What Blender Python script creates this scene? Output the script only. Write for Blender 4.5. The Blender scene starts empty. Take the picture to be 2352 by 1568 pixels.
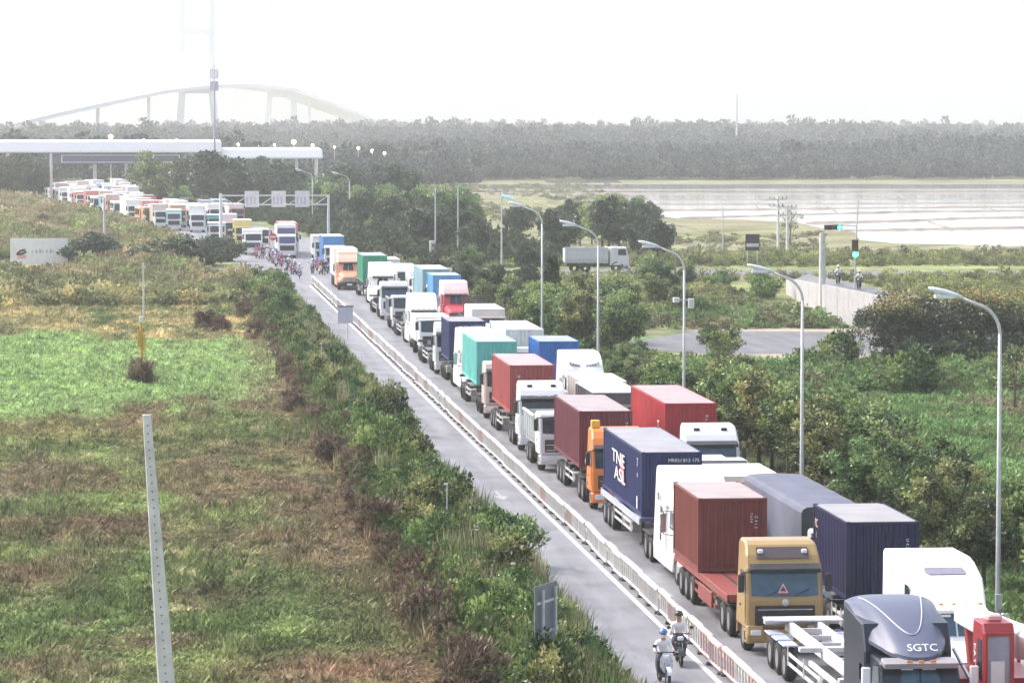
import bpy, math, random
import numpy as np
from mathutils import Vector, Matrix
PI = math.pi
SC = bpy.context.scene
COL = SC.collection

# ------------------------------------------------------------------ camera, sky, sun, exposure
CAM_H = 17.2
FPX = 8500.0                       # focal length in units of 1/2352 of the frame width
PITCH = math.atan(504 / FPX)
YAW = math.atan(851 * math.cos(PITCH) / FPX)
cam_d = bpy.data.cameras.new('camera')
cam = bpy.data.objects.new('camera', cam_d); COL.objects.link(cam)
cam_d.sensor_width = 36; cam_d.lens = 36 * FPX / 2352
cam_d.clip_start = 1; cam_d.clip_end = 20000
cam.location = (0, 0, CAM_H)
cam.rotation_euler = (PI / 2 - PITCH, 0, -YAW)
SC.camera = cam

SUN_EL = math.radians(48); SUN_AZ = math.radians(-62)      # azimuth from +Y towards +X
W = bpy.data.worlds.new('World'); SC.world = W; W.use_nodes = True
wn = W.node_tree.nodes; wl = W.node_tree.links
sky = wn.new('ShaderNodeTexSky'); sky.sky_type = 'NISHITA'; sky.sun_disc = False
sky.sun_elevation = SUN_EL; sky.sun_rotation = SUN_AZ
sky.altitude = 0; sky.air_density = 1.0; sky.dust_density = 5.0; sky.ozone_density = 1.0
hsv = wn.new('ShaderNodeHueSaturation'); hsv.inputs['Saturation'].default_value = 0.75
wl.new(sky.outputs[0], hsv.inputs['Color'])
wl.new(hsv.outputs[0], wn['Background'].inputs['Color'])
wn['Background'].inputs['Strength'].default_value = 0.15

sun_d = bpy.data.lights.new('sun', 'SUN'); sun_d.energy = 1.2; sun_d.angle = math.radians(14)
sun_d.color = (1.0, 0.96, 0.91)
sun = bpy.data.objects.new('sun', sun_d); COL.objects.link(sun)
sdir = Vector((math.sin(SUN_AZ) * math.cos(SUN_EL), math.cos(SUN_AZ) * math.cos(SUN_EL), math.sin(SUN_EL)))
sun.rotation_euler = sdir.to_track_quat('Z', 'Y').to_euler()
sun.location = (-200, 300, 250)

SC.view_settings.view_transform = 'Standard'; SC.view_settings.look = 'None'
SC.view_settings.exposure = 1.25; SC.view_settings.gamma = 1.0
SC.view_settings.use_curve_mapping = False
cy = SC.cycles
cy.use_denoising = True
cy.max_bounces = 6; cy.diffuse_bounces = 3; cy.glossy_bounces = 2; cy.transmission_bounces = 3
cy.volume_bounces = 1; cy.transparent_max_bounces = 6
cy.caustics_reflective = False; cy.caustics_refractive = False

# ------------------------------------------------------------------ measuring helper: photo point -> point on a level plane
_fw = Vector((math.sin(YAW) * math.cos(PITCH), math.cos(YAW) * math.cos(PITCH), -math.sin(PITCH)))
_rt = Vector((math.cos(YAW), -math.sin(YAW), 0)); _up = _rt.cross(_fw)
def G(u, v, z=0.0):
    d = _fw + _rt * ((u - 1176) / FPX) - _up * ((v - 784) / FPX)
    t = (z - CAM_H) / d.z
    return d.x * t, d.y * t

# ------------------------------------------------------------------ noise for scatter and colour maps
def _hash(i, j, s):
    n = (i * 374761393 + j * 668265263 + s * 974711) & 0x7fffffff
    n = ((n ^ (n >> 13)) * 1274126177) & 0x7fffffff
    return ((n ^ (n >> 16)) & 0xffff) / 65535.0
def vnoise(x, y, s=0):
    x = np.asarray(x, float); y = np.asarray(y, float)
    i = np.floor(x).astype(np.int64); j = np.floor(y).astype(np.int64)
    a = x - i; b = y - j; a = a * a * (3 - 2 * a); b = b * b * (3 - 2 * b)
    return (_hash(i, j, s) * (1 - a) + _hash(i + 1, j, s) * a) * (1 - b) + (_hash(i, j + 1, s) * (1 - a) + _hash(i + 1, j + 1, s) * a) * b
def fbm(x, y, s=0, o=4):
    t = 0; amp = 1; tot = 0
    for k in range(o):
        t = t + amp * vnoise(np.asarray(x) * 2 ** k, np.asarray(y) * 2 ** k, s + k * 7); tot += amp; amp *= .55
    return t / tot

# ------------------------------------------------------------------ materials
MATS = {}
def _pr(m):
    return m.node_tree.nodes['Principled BSDF']
def mat(name, col, rough=.5, metal=0., var=.12, scale=3., bump=0., spec=.5, dirt=0., dirtcol=(.16, .13, .10), coat=0., rnd=0.):
    if name in MATS: return MATS[name]
    m = bpy.data.materials.new(name); m.use_nodes = True; MATS[name] = m
    n = m.node_tree.nodes; l = m.node_tree.links; p = _pr(m)
    p.inputs['Roughness'].default_value = rough; p.inputs['Metallic'].default_value = metal
    p.inputs['Specular IOR Level'].default_value = spec
    p.inputs['Coat Weight'].default_value = coat
    tc = n.new('ShaderNodeTexCoord')
    nz = n.new('ShaderNodeTexNoise'); nz.inputs['Scale'].default_value = scale; nz.inputs['Detail'].default_value = 6
    l.new(tc.outputs['Object'], nz.inputs['Vector'])
    mr = n.new('ShaderNodeMapRange'); mr.inputs[3].default_value = 1 - var; mr.inputs[4].default_value = 1 + var
    mr.inputs[1].default_value = .25; mr.inputs[2].default_value = .75
    l.new(nz.outputs['Fac'], mr.inputs[0])
    mx = n.new('ShaderNodeVectorMath'); mx.operation = 'SCALE'; mx.inputs[0].default_value = col
    l.new(mr.outputs[0], mx.inputs['Scale'])
    last = mx.outputs[0]
    if rnd:
        oi = n.new('ShaderNodeObjectInfo'); m2 = n.new('ShaderNodeMapRange')
        m2.inputs[3].default_value = 1 - rnd; m2.inputs[4].default_value = 1 + rnd
        l.new(oi.outputs['Random'], m2.inputs[0])
        m3 = n.new('ShaderNodeVectorMath'); m3.operation = 'SCALE'
        l.new(last, m3.inputs[0]); l.new(m2.outputs[0], m3.inputs['Scale']); last = m3.outputs[0]
    if dirt:
        d = n.new('ShaderNodeTexNoise'); d.inputs['Scale'].default_value = scale * .6; d.inputs['Detail'].default_value = 9
        d.inputs['Roughness'].default_value = .7
        mp = n.new('ShaderNodeMapping'); mp.inputs['Scale'].default_value = (1, 1, .35)
        l.new(tc.outputs['Object'], mp.inputs[0]); l.new(mp.outputs[0], d.inputs['Vector'])
        r = n.new('ShaderNodeMapRange'); r.inputs[1].default_value = .48; r.inputs[2].default_value = .75; r.inputs[4].default_value = dirt
        l.new(d.outputs['Fac'], r.inputs[0])
        mm = n.new('ShaderNodeMix'); mm.data_type = 'RGBA'; mm.inputs[7].default_value = (*dirtcol, 1)
        l.new(r.outputs[0], mm.inputs[0]); l.new(last, mm.inputs[6]); last = mm.outputs[2]
    l.new(last, p.inputs['Base Color'])
    if bump:
        b = n.new('ShaderNodeBump'); b.inputs['Strength'].default_value = bump; b.inputs['Distance'].default_value = .05
        l.new(nz.outputs['Fac'], b.inputs['Height']); l.new(b.outputs[0], p.inputs['Normal'])
    return m
def paint(name, col, rough=.32, dirt=.25):
    return mat('paint_' + name, col, rough, 0, .06, 1.5, 0, .5, dirt, tuple(c * .35 + .09 for c in col))
CPC = {}
def cpaint(name, col, dirt=.45):
    CPC['container_' + name] = col
    return mat('container_' + name, col, .45, 0, .22, .9, 0, .5, dirt + .1, tuple(a * .5 + b for a, b in zip(col, (.045, .030, .025))))
def emit(name, col, s):
    if name in MATS: return MATS[name]
    m = bpy.data.materials.new(name); m.use_nodes = True; MATS[name] = m
    p = _pr(m); p.inputs['Base Color'].default_value = (*col, 1)
    p.inputs['Emission Color'].default_value = (*col, 1); p.inputs['Emission Strength'].default_value = s
    return m
def leafmat(name, dark, mid, light, trans=.25, hue=.12, spec=.6):
    if name in MATS: return MATS[name]
    m = bpy.data.materials.new(name); m.use_nodes = True; MATS[name] = m
    n = m.node_tree.nodes; l = m.node_tree.links; p = _pr(m)
    at = n.new('ShaderNodeAttribute'); at.attribute_name = 'tint'
    cr = n.new('ShaderNodeValToRGB'); e = cr.color_ramp.elements
    e[0].color = (*dark, 1); e[0].position = .1; e[1].color = (*light, 1); e[1].position = .95
    k = e.new(.5); k.color = (*mid, 1)
    l.new(at.outputs['Fac'], cr.inputs[0])
    oi = n.new('ShaderNodeObjectInfo'); m2 = n.new('ShaderNodeMapRange')
    m2.inputs[3].default_value = .5 - hue * .22; m2.inputs[4].default_value = .5 + hue * .22
    l.new(oi.outputs['Random'], m2.inputs[0])
    m4 = n.new('ShaderNodeMapRange'); m4.inputs[3].default_value = 1.2; m4.inputs[4].default_value = .75
    l.new(oi.outputs['Random'], m4.inputs[0])
    hs = n.new('ShaderNodeHueSaturation'); l.new(m2.outputs[0], hs.inputs['Hue']); l.new(m4.outputs[0], hs.inputs['Value'])
    l.new(cr.outputs[0], hs.inputs['Color'])
    l.new(hs.outputs[0], p.inputs['Base Color']); p.inputs['Roughness'].default_value = .36
    p.inputs['Specular IOR Level'].default_value = spec
    tr = n.new('ShaderNodeBsdfTranslucent'); l.new(hs.outputs[0], tr.inputs[0])
    ms = n.new('ShaderNodeMixShader'); ms.inputs[0].default_value = trans
    l.new(p.outputs[0], ms.inputs[1]); l.new(tr.outputs[0], ms.inputs[2])
    l.new(ms.outputs[0], n['Material Output'].inputs[0])
    return m

GLASS = mat('glass_dark', (.022, .035, .05), .06, 0, .3, 2, 0, .6)
GLASSB = mat('glass_blue', (.05, .10, .15), .08, 0, .35, 2.5, 0, .6)
TYRE = mat('tyre_rubber', (.018, .018, .02), .8, 0, .2, 6)
RIM = mat('wheel_steel', (.30, .30, .32), .45, .3, .2, 6, dirt=.4)
CHAS = mat('chassis_steel', (.035, .035, .042), .55, .1, .25, 4, dirt=.35)
TRIM = mat('black_trim', (.02, .021, .025), .45, 0, .2, 4)
CHROME = mat('chrome', (.6, .6, .62), .2, .9, .05, 4)
LAMPG = mat('lamp_glass', (.75, .76, .78), .12, 0, .05, 4)
AMBER = mat('amber_lens', (.7, .25, .04), .25)
REDL = mat('red_lens', (.55, .03, .03), .25)
PLATE = mat('number_plate', (.75, .76, .74), .5)
WHITE = paint('white', (.80, .80, .80), .3, .16)
WHITE2 = paint('dull_white', (.68, .68, .67), .35, .35)
LETW = mat('lettering_white', (.82, .82, .82), .5)
GALV = mat('galvanised_steel', (.56, .57, .58), .5, .2, .12, 5)
CONC = mat('concrete', (.60, .585, .57), .85, 0, .18, 2, .2, dirt=.3)
ALU = mat('sign_back', (.17, .19, .22), .5, .3, .12, 2, dirt=.3)
BARK = mat('bark', (.10, .075, .055), .9, 0, .3, 6, .3)

# ------------------------------------------------------------------ mesh building
class MB:
    def __init__(s): s.v = []; s.f = []; s.m = []
    def add(s, vs, fs, m=0):
        o = len(s.v); s.v += [tuple(p) for p in vs]
        for f in fs: s.f.append(tuple(i + o for i in f)); s.m.append(m)
        return s
    def box(s, x0, x1, y0, y1, z0, z1, m=0):
        return s.add([(x0, y0, z0), (x1, y0, z0), (x1, y1, z0), (x0, y1, z0), (x0, y0, z1), (x1, y0, z1), (x1, y1, z1), (x0, y1, z1)],
              [(0, 3, 2, 1), (4, 5, 6, 7), (0, 1, 5, 4), (1, 2, 6, 5), (2, 3, 7, 6), (3, 0, 4, 7)], m)
    def bbox(s, x0, x1, y0, y1, z0, z1, b=.03, m=0):      # box with chamfered edges
        r = []
        for z, i in ((z0, b), (z0 + b, 0), (z1 - b, 0), (z1, b)):
            X0, X1, Y0, Y1 = x0 + i, x1 - i, y0 + i, y1 - i
            c = b if i == 0 else b * .6
            r.append([(X0 + c, Y0, z), (X1 - c, Y0, z), (X1, Y0 + c, z), (X1, Y1 - c, z), (X1 - c, Y1, z), (X0 + c, Y1, z), (X0, Y1 - c, z), (X0, Y0 + c, z)])
        return s.loft(r, m)
    def loft(s, rings, m=0, cap=True, closed=True):
        n = len(rings[0]); vs = [p for r in rings for p in r]; fs = []
        for k in range(len(rings) - 1):
            for i in range(n if closed else n - 1):
                j = (i + 1) % n
                fs.append((k * n + i, k * n + j, (k + 1) * n + j, (k + 1) * n + i))
        if cap:
            fs.append(tuple(reversed(range(n)))); fs.append(tuple(range((len(rings) - 1) * n, len(rings) * n)))
        return s.add(vs, fs, m)
    def prism(s, prof, x0, x1, bev=.05, m=0, taper=None):   # profile in (y, z) swept along x, chamfered ends
        cy_ = sum(p[0] for p in prof) / len(prof); cz = sum(p[1] for p in prof) / len(prof)
        ey = max(p[0] for p in prof) - min(p[0] for p in prof); ez = max(p[1] for p in prof) - min(p[1] for p in prof)
        sy = 1 - 2 * bev / ey if bev else 1; sz = 1 - 2 * bev / ez if bev else 1
        inn = [(cy_ + (y - cy_) * sy, cz + (z - cz) * sz) for y, z in prof]
        xs = [(x0, inn), (x0 + bev, prof), (x1 - bev, prof), (x1, inn)] if bev else [(x0, prof), (x1, prof)]
        rings = [[(x * (taper(z) if taper else 1), y, z) for y, z in pr] for x, pr in xs]
        return s.loft(rings, m)
    def tube(s, p0, p1, r0, r1=None, n=8, m=0, cap=True):
        return s.path([p0, p1], [r0, r0 if r1 is None else r1], n, m, cap)
    def path(s, pts, rs, n=8, m=0, cap=True):
        if not isinstance(rs, (list, tuple)): rs = [rs] * len(pts)
        pts = [Vector(p) for p in pts]; rings = []
        for k, p in enumerate(pts):
            d = (pts[min(k + 1, len(pts) - 1)] - pts[max(k - 1, 0)])
            d = d.normalized() if d.length > 1e-6 else Vector((0, 0, 1))
            a = d.cross(Vector((0, 0, 1)) if abs(d.z) < .95 else Vector((1, 0, 0))).normalized(); b = d.cross(a)
            rings.append([tuple(p + (a * math.cos(2 * PI * i / n) + b * math.sin(2 * PI * i / n)) * rs[k]) for i in range(n)])
        return s.loft(rings, m, cap)
    def disc(s, c, r, axis=0, n=14, h=.02, m=0):
        d = [0, 0, 0]; d[axis] = h / 2
        return s.tube([c[i] - d[i] for i in range(3)], [c[i] + d[i] for i in range(3)], r, r, n, m)
    def mesh(s, name, mats, smooth=False):
        me = bpy.data.meshes.new(name); me.from_pydata(s.v, [], s.f)
        for x in (mats if isinstance(mats, (list, tuple)) else [mats]): me.materials.append(x)
        if any(s.m): me.polygons.foreach_set('material_index', s.m)
        if smooth: me.polygons.foreach_set('use_smooth', [True] * len(s.f))
        me.update(); return me
    def build(s, name, mats, parent=None, loc=(0, 0, 0), rz=0, smooth=False):
        return link(name, s.mesh(name, mats, smooth), parent, loc, rz)
def link(name, me, parent=None, loc=(0, 0, 0), rz=0, scale=None):
    o = bpy.data.objects.new(name, me); COL.objects.link(o)
    o.parent = parent; o.location = loc; o.rotation_euler = (0, 0, rz)
    if scale: o.scale = scale
    return o
def thing(name, label, cat, loc=(0, 0, 0), rz=0, group=None):
    o = link(name, None, None, loc, rz); o.empty_display_size = .3
    return tag(o, label, cat, group)
def tag(o, label, cat, group=None):
    o['label'] = label; o['category'] = cat
    if group: o['group'] = group
    return o
def struct(o, kind='structure'):
    o['kind'] = kind; return o
def copy_tree(o, parent=None):
    c = o.copy(); COL.objects.link(c); c.parent = parent
    for ch in list(o.children): copy_tree(ch, c)
    return c
_txt = {}
def text_mesh(s, size, m, ext=.006):
    k = (s, size, m.name)
    if k in _txt: return _txt[k]
    cu = bpy.data.curves.new('lettering', 'FONT'); cu.body = s; cu.size = size; cu.extrude = ext
    cu.align_x = 'CENTER'; cu.align_y = 'CENTER'; cu.resolution_u = 3
    ob = bpy.data.objects.new('lettering_curve', cu); COL.objects.link(ob)
    dg = bpy.context.evaluated_depsgraph_get()
    me = bpy.data.meshes.new_from_object(ob.evaluated_get(dg)); me.name = 'lettering'
    bpy.data.objects.remove(ob); bpy.data.curves.remove(cu)
    me.materials.clear(); me.materials.append(m); _txt[k] = me
    return me
def lettering(s, size, parent, loc, face='front', m=None, rot=0, tilt=0, wide=1.):
    o = link('lettering', text_mesh(s, size, m or LETW), parent, loc)
    base = Matrix.Rotation(PI / 2 - tilt, 4, 'X')                 # reads from -Y
    if face == 'left': base = Matrix.Rotation(-PI / 2, 4, 'Z') @ base   # reads from -X
    base = base @ Matrix.Rotation(rot, 4, 'Z')
    o.rotation_euler = base.to_euler(); o.scale = (wide, 1, 1)
    return o

# ================================================================== THE SETTING
def centre(y):                    # x of the median barrier / road axis
    if y < 430: return 17.9
    t = y - 430
    return 17.9 - .00026 * t * t if t < 200 else 7.5 - (t - 200) * .092
def nodemat(name):
    m = bpy.data.materials.new(name); m.use_nodes = True; MATS[name] = m
    return m, m.node_tree.nodes, m.node_tree.links, _pr(m)

# colour of the field at a place (plants and soil, not light)
def field_colour(x, y, seed=0):
    x = np.asarray(x, float); y = np.asarray(y, float)
    c = np.zeros(x.shape + (3,))
    G1 = np.array((.078, .108, .040)); G2 = np.array((.150, .190, .072)); OL = np.array((.128, .128, .064))
    BR = np.array((.135, .080, .063)); TN = np.array((.33, .27, .14)); RD = np.array((.185, .095, .075))
    n1 = fbm(x * .16, y * .045, 3); n2 = fbm(x * .6, y * .16, 11); n3 = fbm(x * 1.7, y * .5, 23)
    def mixc(a, w): 
        w = np.clip(w, 0, 1)[..., None]; return c * (1 - w) + a * w
    c[:] = OL
    c = mixc(G1, (n1 - .38) * 5)
    c = mixc(G2, (n2 - .50) * 6); c = mixc(np.array((.27, .245, .14)), (fbm(x * 1.1, y * .3, 61) - .63) * 5)
    left = x < 12.5
    y_ = y; y = y + (fbm(x * .22, y_ * .05, 91) - .5) * 55
    near = np.clip((222 - y) / 8, 0, 1); mid = np.clip((y - 218) / 8, 0, 1) * np.clip((297 - y) / 6, 0, 1)
    tanb = np.clip((y - 292) / 6, 0, 1) * np.clip((354 - y) / 8, 0, 1)
    scrub = np.clip((y - 348) / 10, 0, 1)
    y = y_
    c = np.where(left[..., None], c * (1 - .75 * mid[..., None]) + (np.array((.215, .300, .125))) * (.75 * mid[..., None]), c)
    w = np.where(left, tanb * np.clip(.55 + (n2 - .5) * 2.5, 0, 1), 0); c = mixc(TN, w)
    w = np.where(left, scrub * np.clip(.25 + (n1 - .5) * 4, 0, .8), 0); c = mixc(np.array((.24, .19, .12)), w)
    # dry brown growth: patches in the near field and along the roadside thicket
    pb = (n1 < .4) * 1.0
    w = np.where(left, near * np.clip((.42 - n1) * 6, 0, .6) * np.clip(.3 + n2, 0, 1), 0); c = mixc(BR, w)
    edge = np.exp(-((x - 9.4) / 1.9) ** 2) * (y < 300)
    w = np.where(left, edge * np.clip((n2 - .32) * 1.8, 0, .85), 0); c = mixc(BR * 1.15, w)
    def blob(u, v, ru, rv, colr, amt):
        nonlocal c
        bx, by = G(u, v); x1, _ = G(u + ru, v); _, y1 = G(u, v - rv)
        d = ((x - bx) / (x1 - bx)) ** 2 + ((y - by) / max(2., y1 - by)) ** 2
        c = mixc(colr, .75 * amt * np.exp(-d) * np.clip(.2 + n3 * 1.4, 0, 1))
    blob(180, 1218, 270, 34, BR * .8, 1.1); blob(300, 1205, 90, 20, BR * .7, 1.)
    blob(820, 1540, 300, 40, RD * 1.1, .9); blob(60, 1330, 130, 40, BR, .9); blob(560, 1240, 150, 26, BR, .8)
    blob(720, 910, 150, 40, BR * 1.2, 1.2); blob(600, 1040, 170, 26, BR, .8); blob(700, 1150, 120, 40, BR, .8)
    blob(480, 1370, 110, 26, BR, .8); blob(350, 1480, 160, 16, BR * .8, 1.); blob(80, 1540, 150, 24, BR, .8)
    blob(150, 990, 300, 26, np.array((.20, .15, .08)), .8)
    blob(330, 862, 90, 14, np.array((.09, .10, .05)), .6); blob(760, 1230, 120, 130, BR, .7); blob(1010, 1440, 90, 90, BR, .9)
    # right side: greener
    R = x > 28
    gr = np.array((.095, .165, .060))
    w = np.where(R & (y < 330), np.clip((n2 - .3) * 3, 0, .85), 0); c = mixc(gr, w)
    w = np.where(R & (y < 330), np.clip((.45 - n1) * 6, 0, .8), 0); c = mixc(np.array((.14, .11, .075)), w)
    w = np.where(R & (y > 460), np.clip((n1 - .30) * 3, 0, .8), 0); c = mixc(np.array((.17, .155, .105)), w)
    w = np.where(R & (y > 330) & (y <= 460), np.clip((n1 - .42) * 4, 0, .5), 0); c = mixc(np.array((.19, .19, .08)), w)
    return np.clip(c * (.35 + 1.3 * n3[..., None]) * 1.6, 0, 1)

def ground_mat():
    m, n, l, p = nodemat('ground_soil')
    at = n.new('ShaderNodeAttribute'); at.attribute_name = 'col'
    g = n.new('ShaderNodeNewGeometry'); nz = n.new('ShaderNodeTexNoise'); nz.inputs['Scale'].default_value = 1.2; nz.inputs['Detail'].default_value = 8
    l.new(g.outputs['Position'], nz.inputs['Vector'])
    mr = n.new('ShaderNodeMapRange'); mr.inputs[1].default_value = .3; mr.inputs[2].default_value = .7; mr.inputs[3].default_value = .55; mr.inputs[4].default_value = 1.15
    l.new(nz.outputs[0], mr.inputs[0])
    v = n.new('ShaderNodeVectorMath'); v.operation = 'SCALE'; l.new(at.outputs['Color'], v.inputs[0]); l.new(mr.outputs[0], v.inputs['Scale'])
    l.new(v.outputs[0], p.inputs['Base Color']); p.inputs['Roughness'].default_value = .95; p.inputs['Specular IOR Level'].default_value = .1
    return m
def grid_ground(name, xs, ys, z, m, colfn, zfn=None):
    X, Y = np.meshgrid(xs, ys); nx, ny = len(xs), len(ys)
    Z = np.full(X.shape, z) if zfn is None else zfn(X, Y)
    V = np.stack([X, Y, Z], -1).reshape(-1, 3)
    i = np.arange(nx * ny).reshape(ny, nx)
    Fs = np.stack([i[:-1, :-1], i[:-1, 1:], i[1:, 1:], i[1:, :-1]], -1).reshape(-1, 4)
    me = bpy.data.meshes.new(name); me.from_pydata(V.tolist(), [], Fs.tolist()); me.materials.append(m)
    a = me.attributes.new('col', 'FLOAT_COLOR', 'POINT')
    c = colfn(X.ravel(), Y.ravel()); a.data.foreach_set('color', np.concatenate([c, np.ones((len(c), 1))], 1).ravel())
    return link(name, me)
GM = ground_mat()
def axis(*segs):
    out = [segs[0][0]]
    for a, b, st in segs: out += list(np.arange(a, b, st)[1:]) + [b]
    return np.array(sorted(set(np.round(out, 3))))
gx = axis((-3000, -300, 300), (-300, -60, 30), (-60, -24, 4), (-24, 14, .8), (14, 28, 3), (28, 90, 1.6), (90, 330, 8), (330, 1200, 60), (1200, 3000, 300))
gy = axis((-400, 90, 35), (90, 240, .9), (240, 480, 2), (480, 1100, 8), (1100, 2400, 60), (2400, 6400, 250))
ground = struct(grid_ground('ground', gx, gy, 0, GM, field_colour))

# roads --------------------------------------------------------------
def asphalt(name, col):
    m, n, l, p = nodemat(name)
    g = n.new('ShaderNodeNewGeometry')
    mp = n.new('ShaderNodeMapping'); mp.inputs['Scale'].default_value = (1.2, .05, 1); l.new(g.outputs['Position'], mp.inputs[0])
    n1 = n.new('ShaderNodeTexNoise'); n1.inputs['Scale'].default_value = 1.; n1.inputs['Detail'].default_value = 5; l.new(mp.outputs[0], n1.inputs['Vector'])
    n2 = n.new('ShaderNodeTexNoise'); n2.inputs['Scale'].default_value = .35; n2.inputs['Detail'].default_value = 9; l.new(g.outputs['Position'], n2.inputs['Vector'])
    ad = n.new('ShaderNodeMath'); ad.operation = 'ADD'; l.new(n1.outputs[0], ad.inputs[0]); l.new(n2.outputs[0], ad.inputs[1])
    mr = n.new('ShaderNodeMapRange'); mr.inputs[1].default_value = .65; mr.inputs[2].default_value = 1.35; mr.inputs[3].default_value = .6; mr.inputs[4].default_value = 1.35
    l.new(ad.outputs[0], mr.inputs[0])
    v = n.new('ShaderNodeVectorMath'); v.operation = 'SCALE'; v.inputs[0].default_value = col; l.new(mr.outputs[0], v.inputs['Scale'])
    n4 = n.new('ShaderNodeTexNoise'); n4.inputs['Scale'].default_value = 1.; n4.inputs['Detail'].default_value = 7; n4.inputs['Roughness'].default_value = .7   # oil and tyre stains
    mp4 = n.new('ShaderNodeMapping'); mp4.inputs['Scale'].default_value = (.8, .12, 1); l.new(g.outputs['Position'], mp4.inputs[0]); l.new(mp4.outputs[0], n4.inputs['Vector'])
    m4 = n.new('ShaderNodeMapRange'); m4.inputs[1].default_value = .52; m4.inputs[2].default_value = .68; m4.inputs[3].default_value = 1.; m4.inputs[4].default_value = .62; l.new(n4.outputs[0], m4.inputs[0])
    v4 = n.new('ShaderNodeVectorMath'); v4.operation = 'SCALE'; l.new(v.outputs[0], v4.inputs[0]); l.new(m4.outputs[0], v4.inputs['Scale']); v = v4
    l.new(v.outputs[0], p.inputs['Base Color']); p.inputs['Roughness'].default_value = .55; p.inputs['Specular IOR Level'].default_value = .5
    n3 = n.new('ShaderNodeTexNoise'); n3.inputs['Scale'].default_value = 40; l.new(g.outputs['Position'], n3.inputs['Vector'])
    b = n.new('ShaderNodeBump'); b.inputs['Strength'].default_value = .35; b.inputs['Distance'].default_value = .02
    l.new(n3.outputs[0], b.inputs['Height']); l.new(b.outputs[0], p.inputs['Normal'])
    return m
ASPH = asphalt('asphalt', (.195, .195, .216)); ASPH2 = asphalt('asphalt_side', (.14, .136, .146))
YS = list(np.arange(60, 440, 10)) + list(np.arange(440, 960, 10))
def strip(name, a, b, z, m, ys=YS, off=None):
    mb = MB(); r = []
    for y in ys:
        c = centre(y)
        A = a(y) if callable(a) else a; B = b(y) if callable(b) else b
        r.append([(c + A, y, z), (c + B, y, z)])
    mb.loft(r, 0, cap=False, closed=False)
    return mb.build(name, m)
wid = lambda y: max(0, min(1, (y - 700) / 200)) * 12
struct(strip('road', lambda y: -4.9 - max(0, min(1, (y - 430) / 60)) * 4 - wid(y), lambda y: 10.3 + wid(y) * .3, .012, ASPH))
PAINTW = mat('road_paint', (.74, .74, .72), .6, 0, .22, 8, dirt=.35, dirtcol=(.2, .2, .2))
PAINTY = mat('road_paint_yellow', (.66, .55, .28), .6, 0, .2, 8, dirt=.3)
ys1 = list(np.arange(60, 396, 6))
struct(strip('edge_line', -.42, -.24, .018, PAINTW, ys1)); struct(strip('edge_line', .62, .78, .018, PAINTY, ys1))
struct(strip('edge_line', 9.5, 9.66, .018, PAINTW, ys1)); struct(strip('edge_line', -4.3, -4.16, .018, PAINTW, ys1))
dash = MB()
for y in np.arange(70, 390, 9): dash.box(22.5, 22.64, y, y + 3.5, .013, .018)
struct(dash.build('lane_dashes', PAINTW))
ar = MB(); ax, ay = G(1150, 1140)
ar.add([(ax - .06, ay, .018), (ax + .06, ay, .018), (ax + .06, ay + 2.6, .018), (ax - .06, ay + 2.6, .018), (ax - .35, ay + .1, .0185), (ax + .35, ay + .1, .0185), (ax, ay - 1.6, .0185)], [(0, 1, 2, 3), (4, 6, 5)])
struct(ar.build('road_arrow', mat('worn_road_paint', (.36, .36, .38), .7, 0, .3, 5, dirt=.6, dirtcol=(.2, .2, .21))))
# kerbs
def kerb(name, a, w=.25, h=.13, ys=ys1):
    mb = MB(); r = []
    for y in ys:
        c = centre(y) + a
        r.append([(c, y, 0), (c + w, y, 0), (c + w, y, h), (c, y, h)])
    mb.loft(r); return struct(mb.build(name, CONC))
kerb('kerb', 10.3); kerb('kerb', -5.16)
# crossing road at the junction, side road, ramp road
def quadroad(name, pts, z, m):
    mb = MB(); n = len(pts)
    mb.add([(x, y, z) for x, y in pts], [tuple(range(n))]); return struct(mb.build(name, m))
quadroad('crossing_road', [(-40, 404), (14, 404), (28, 409), (60, 414), (140, 402), (140, 410), (60, 427), (28, 432), (10, 436), (-40, 430)], .006, ASPH2)
quadroad('side_road', [(36, 283), (41, 272.5), (62, 268), (120, 262), (120, 292), (60, 297.5), (45, 301)], .008, ASPH2)
VERGE = mat('verge_soil', (.34, .29, .24), .95, 0, .25, 1.5, .2)
quadroad('verge', [(38, 272), (47, 266.5), (66, 262), (66, 267.2), (41, 272.3)], .006, VERGE)
quadroad('verge', [(44, 302), (60, 298.2), (72, 297), (72, 300), (50, 306)], .006, VERGE)
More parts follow.
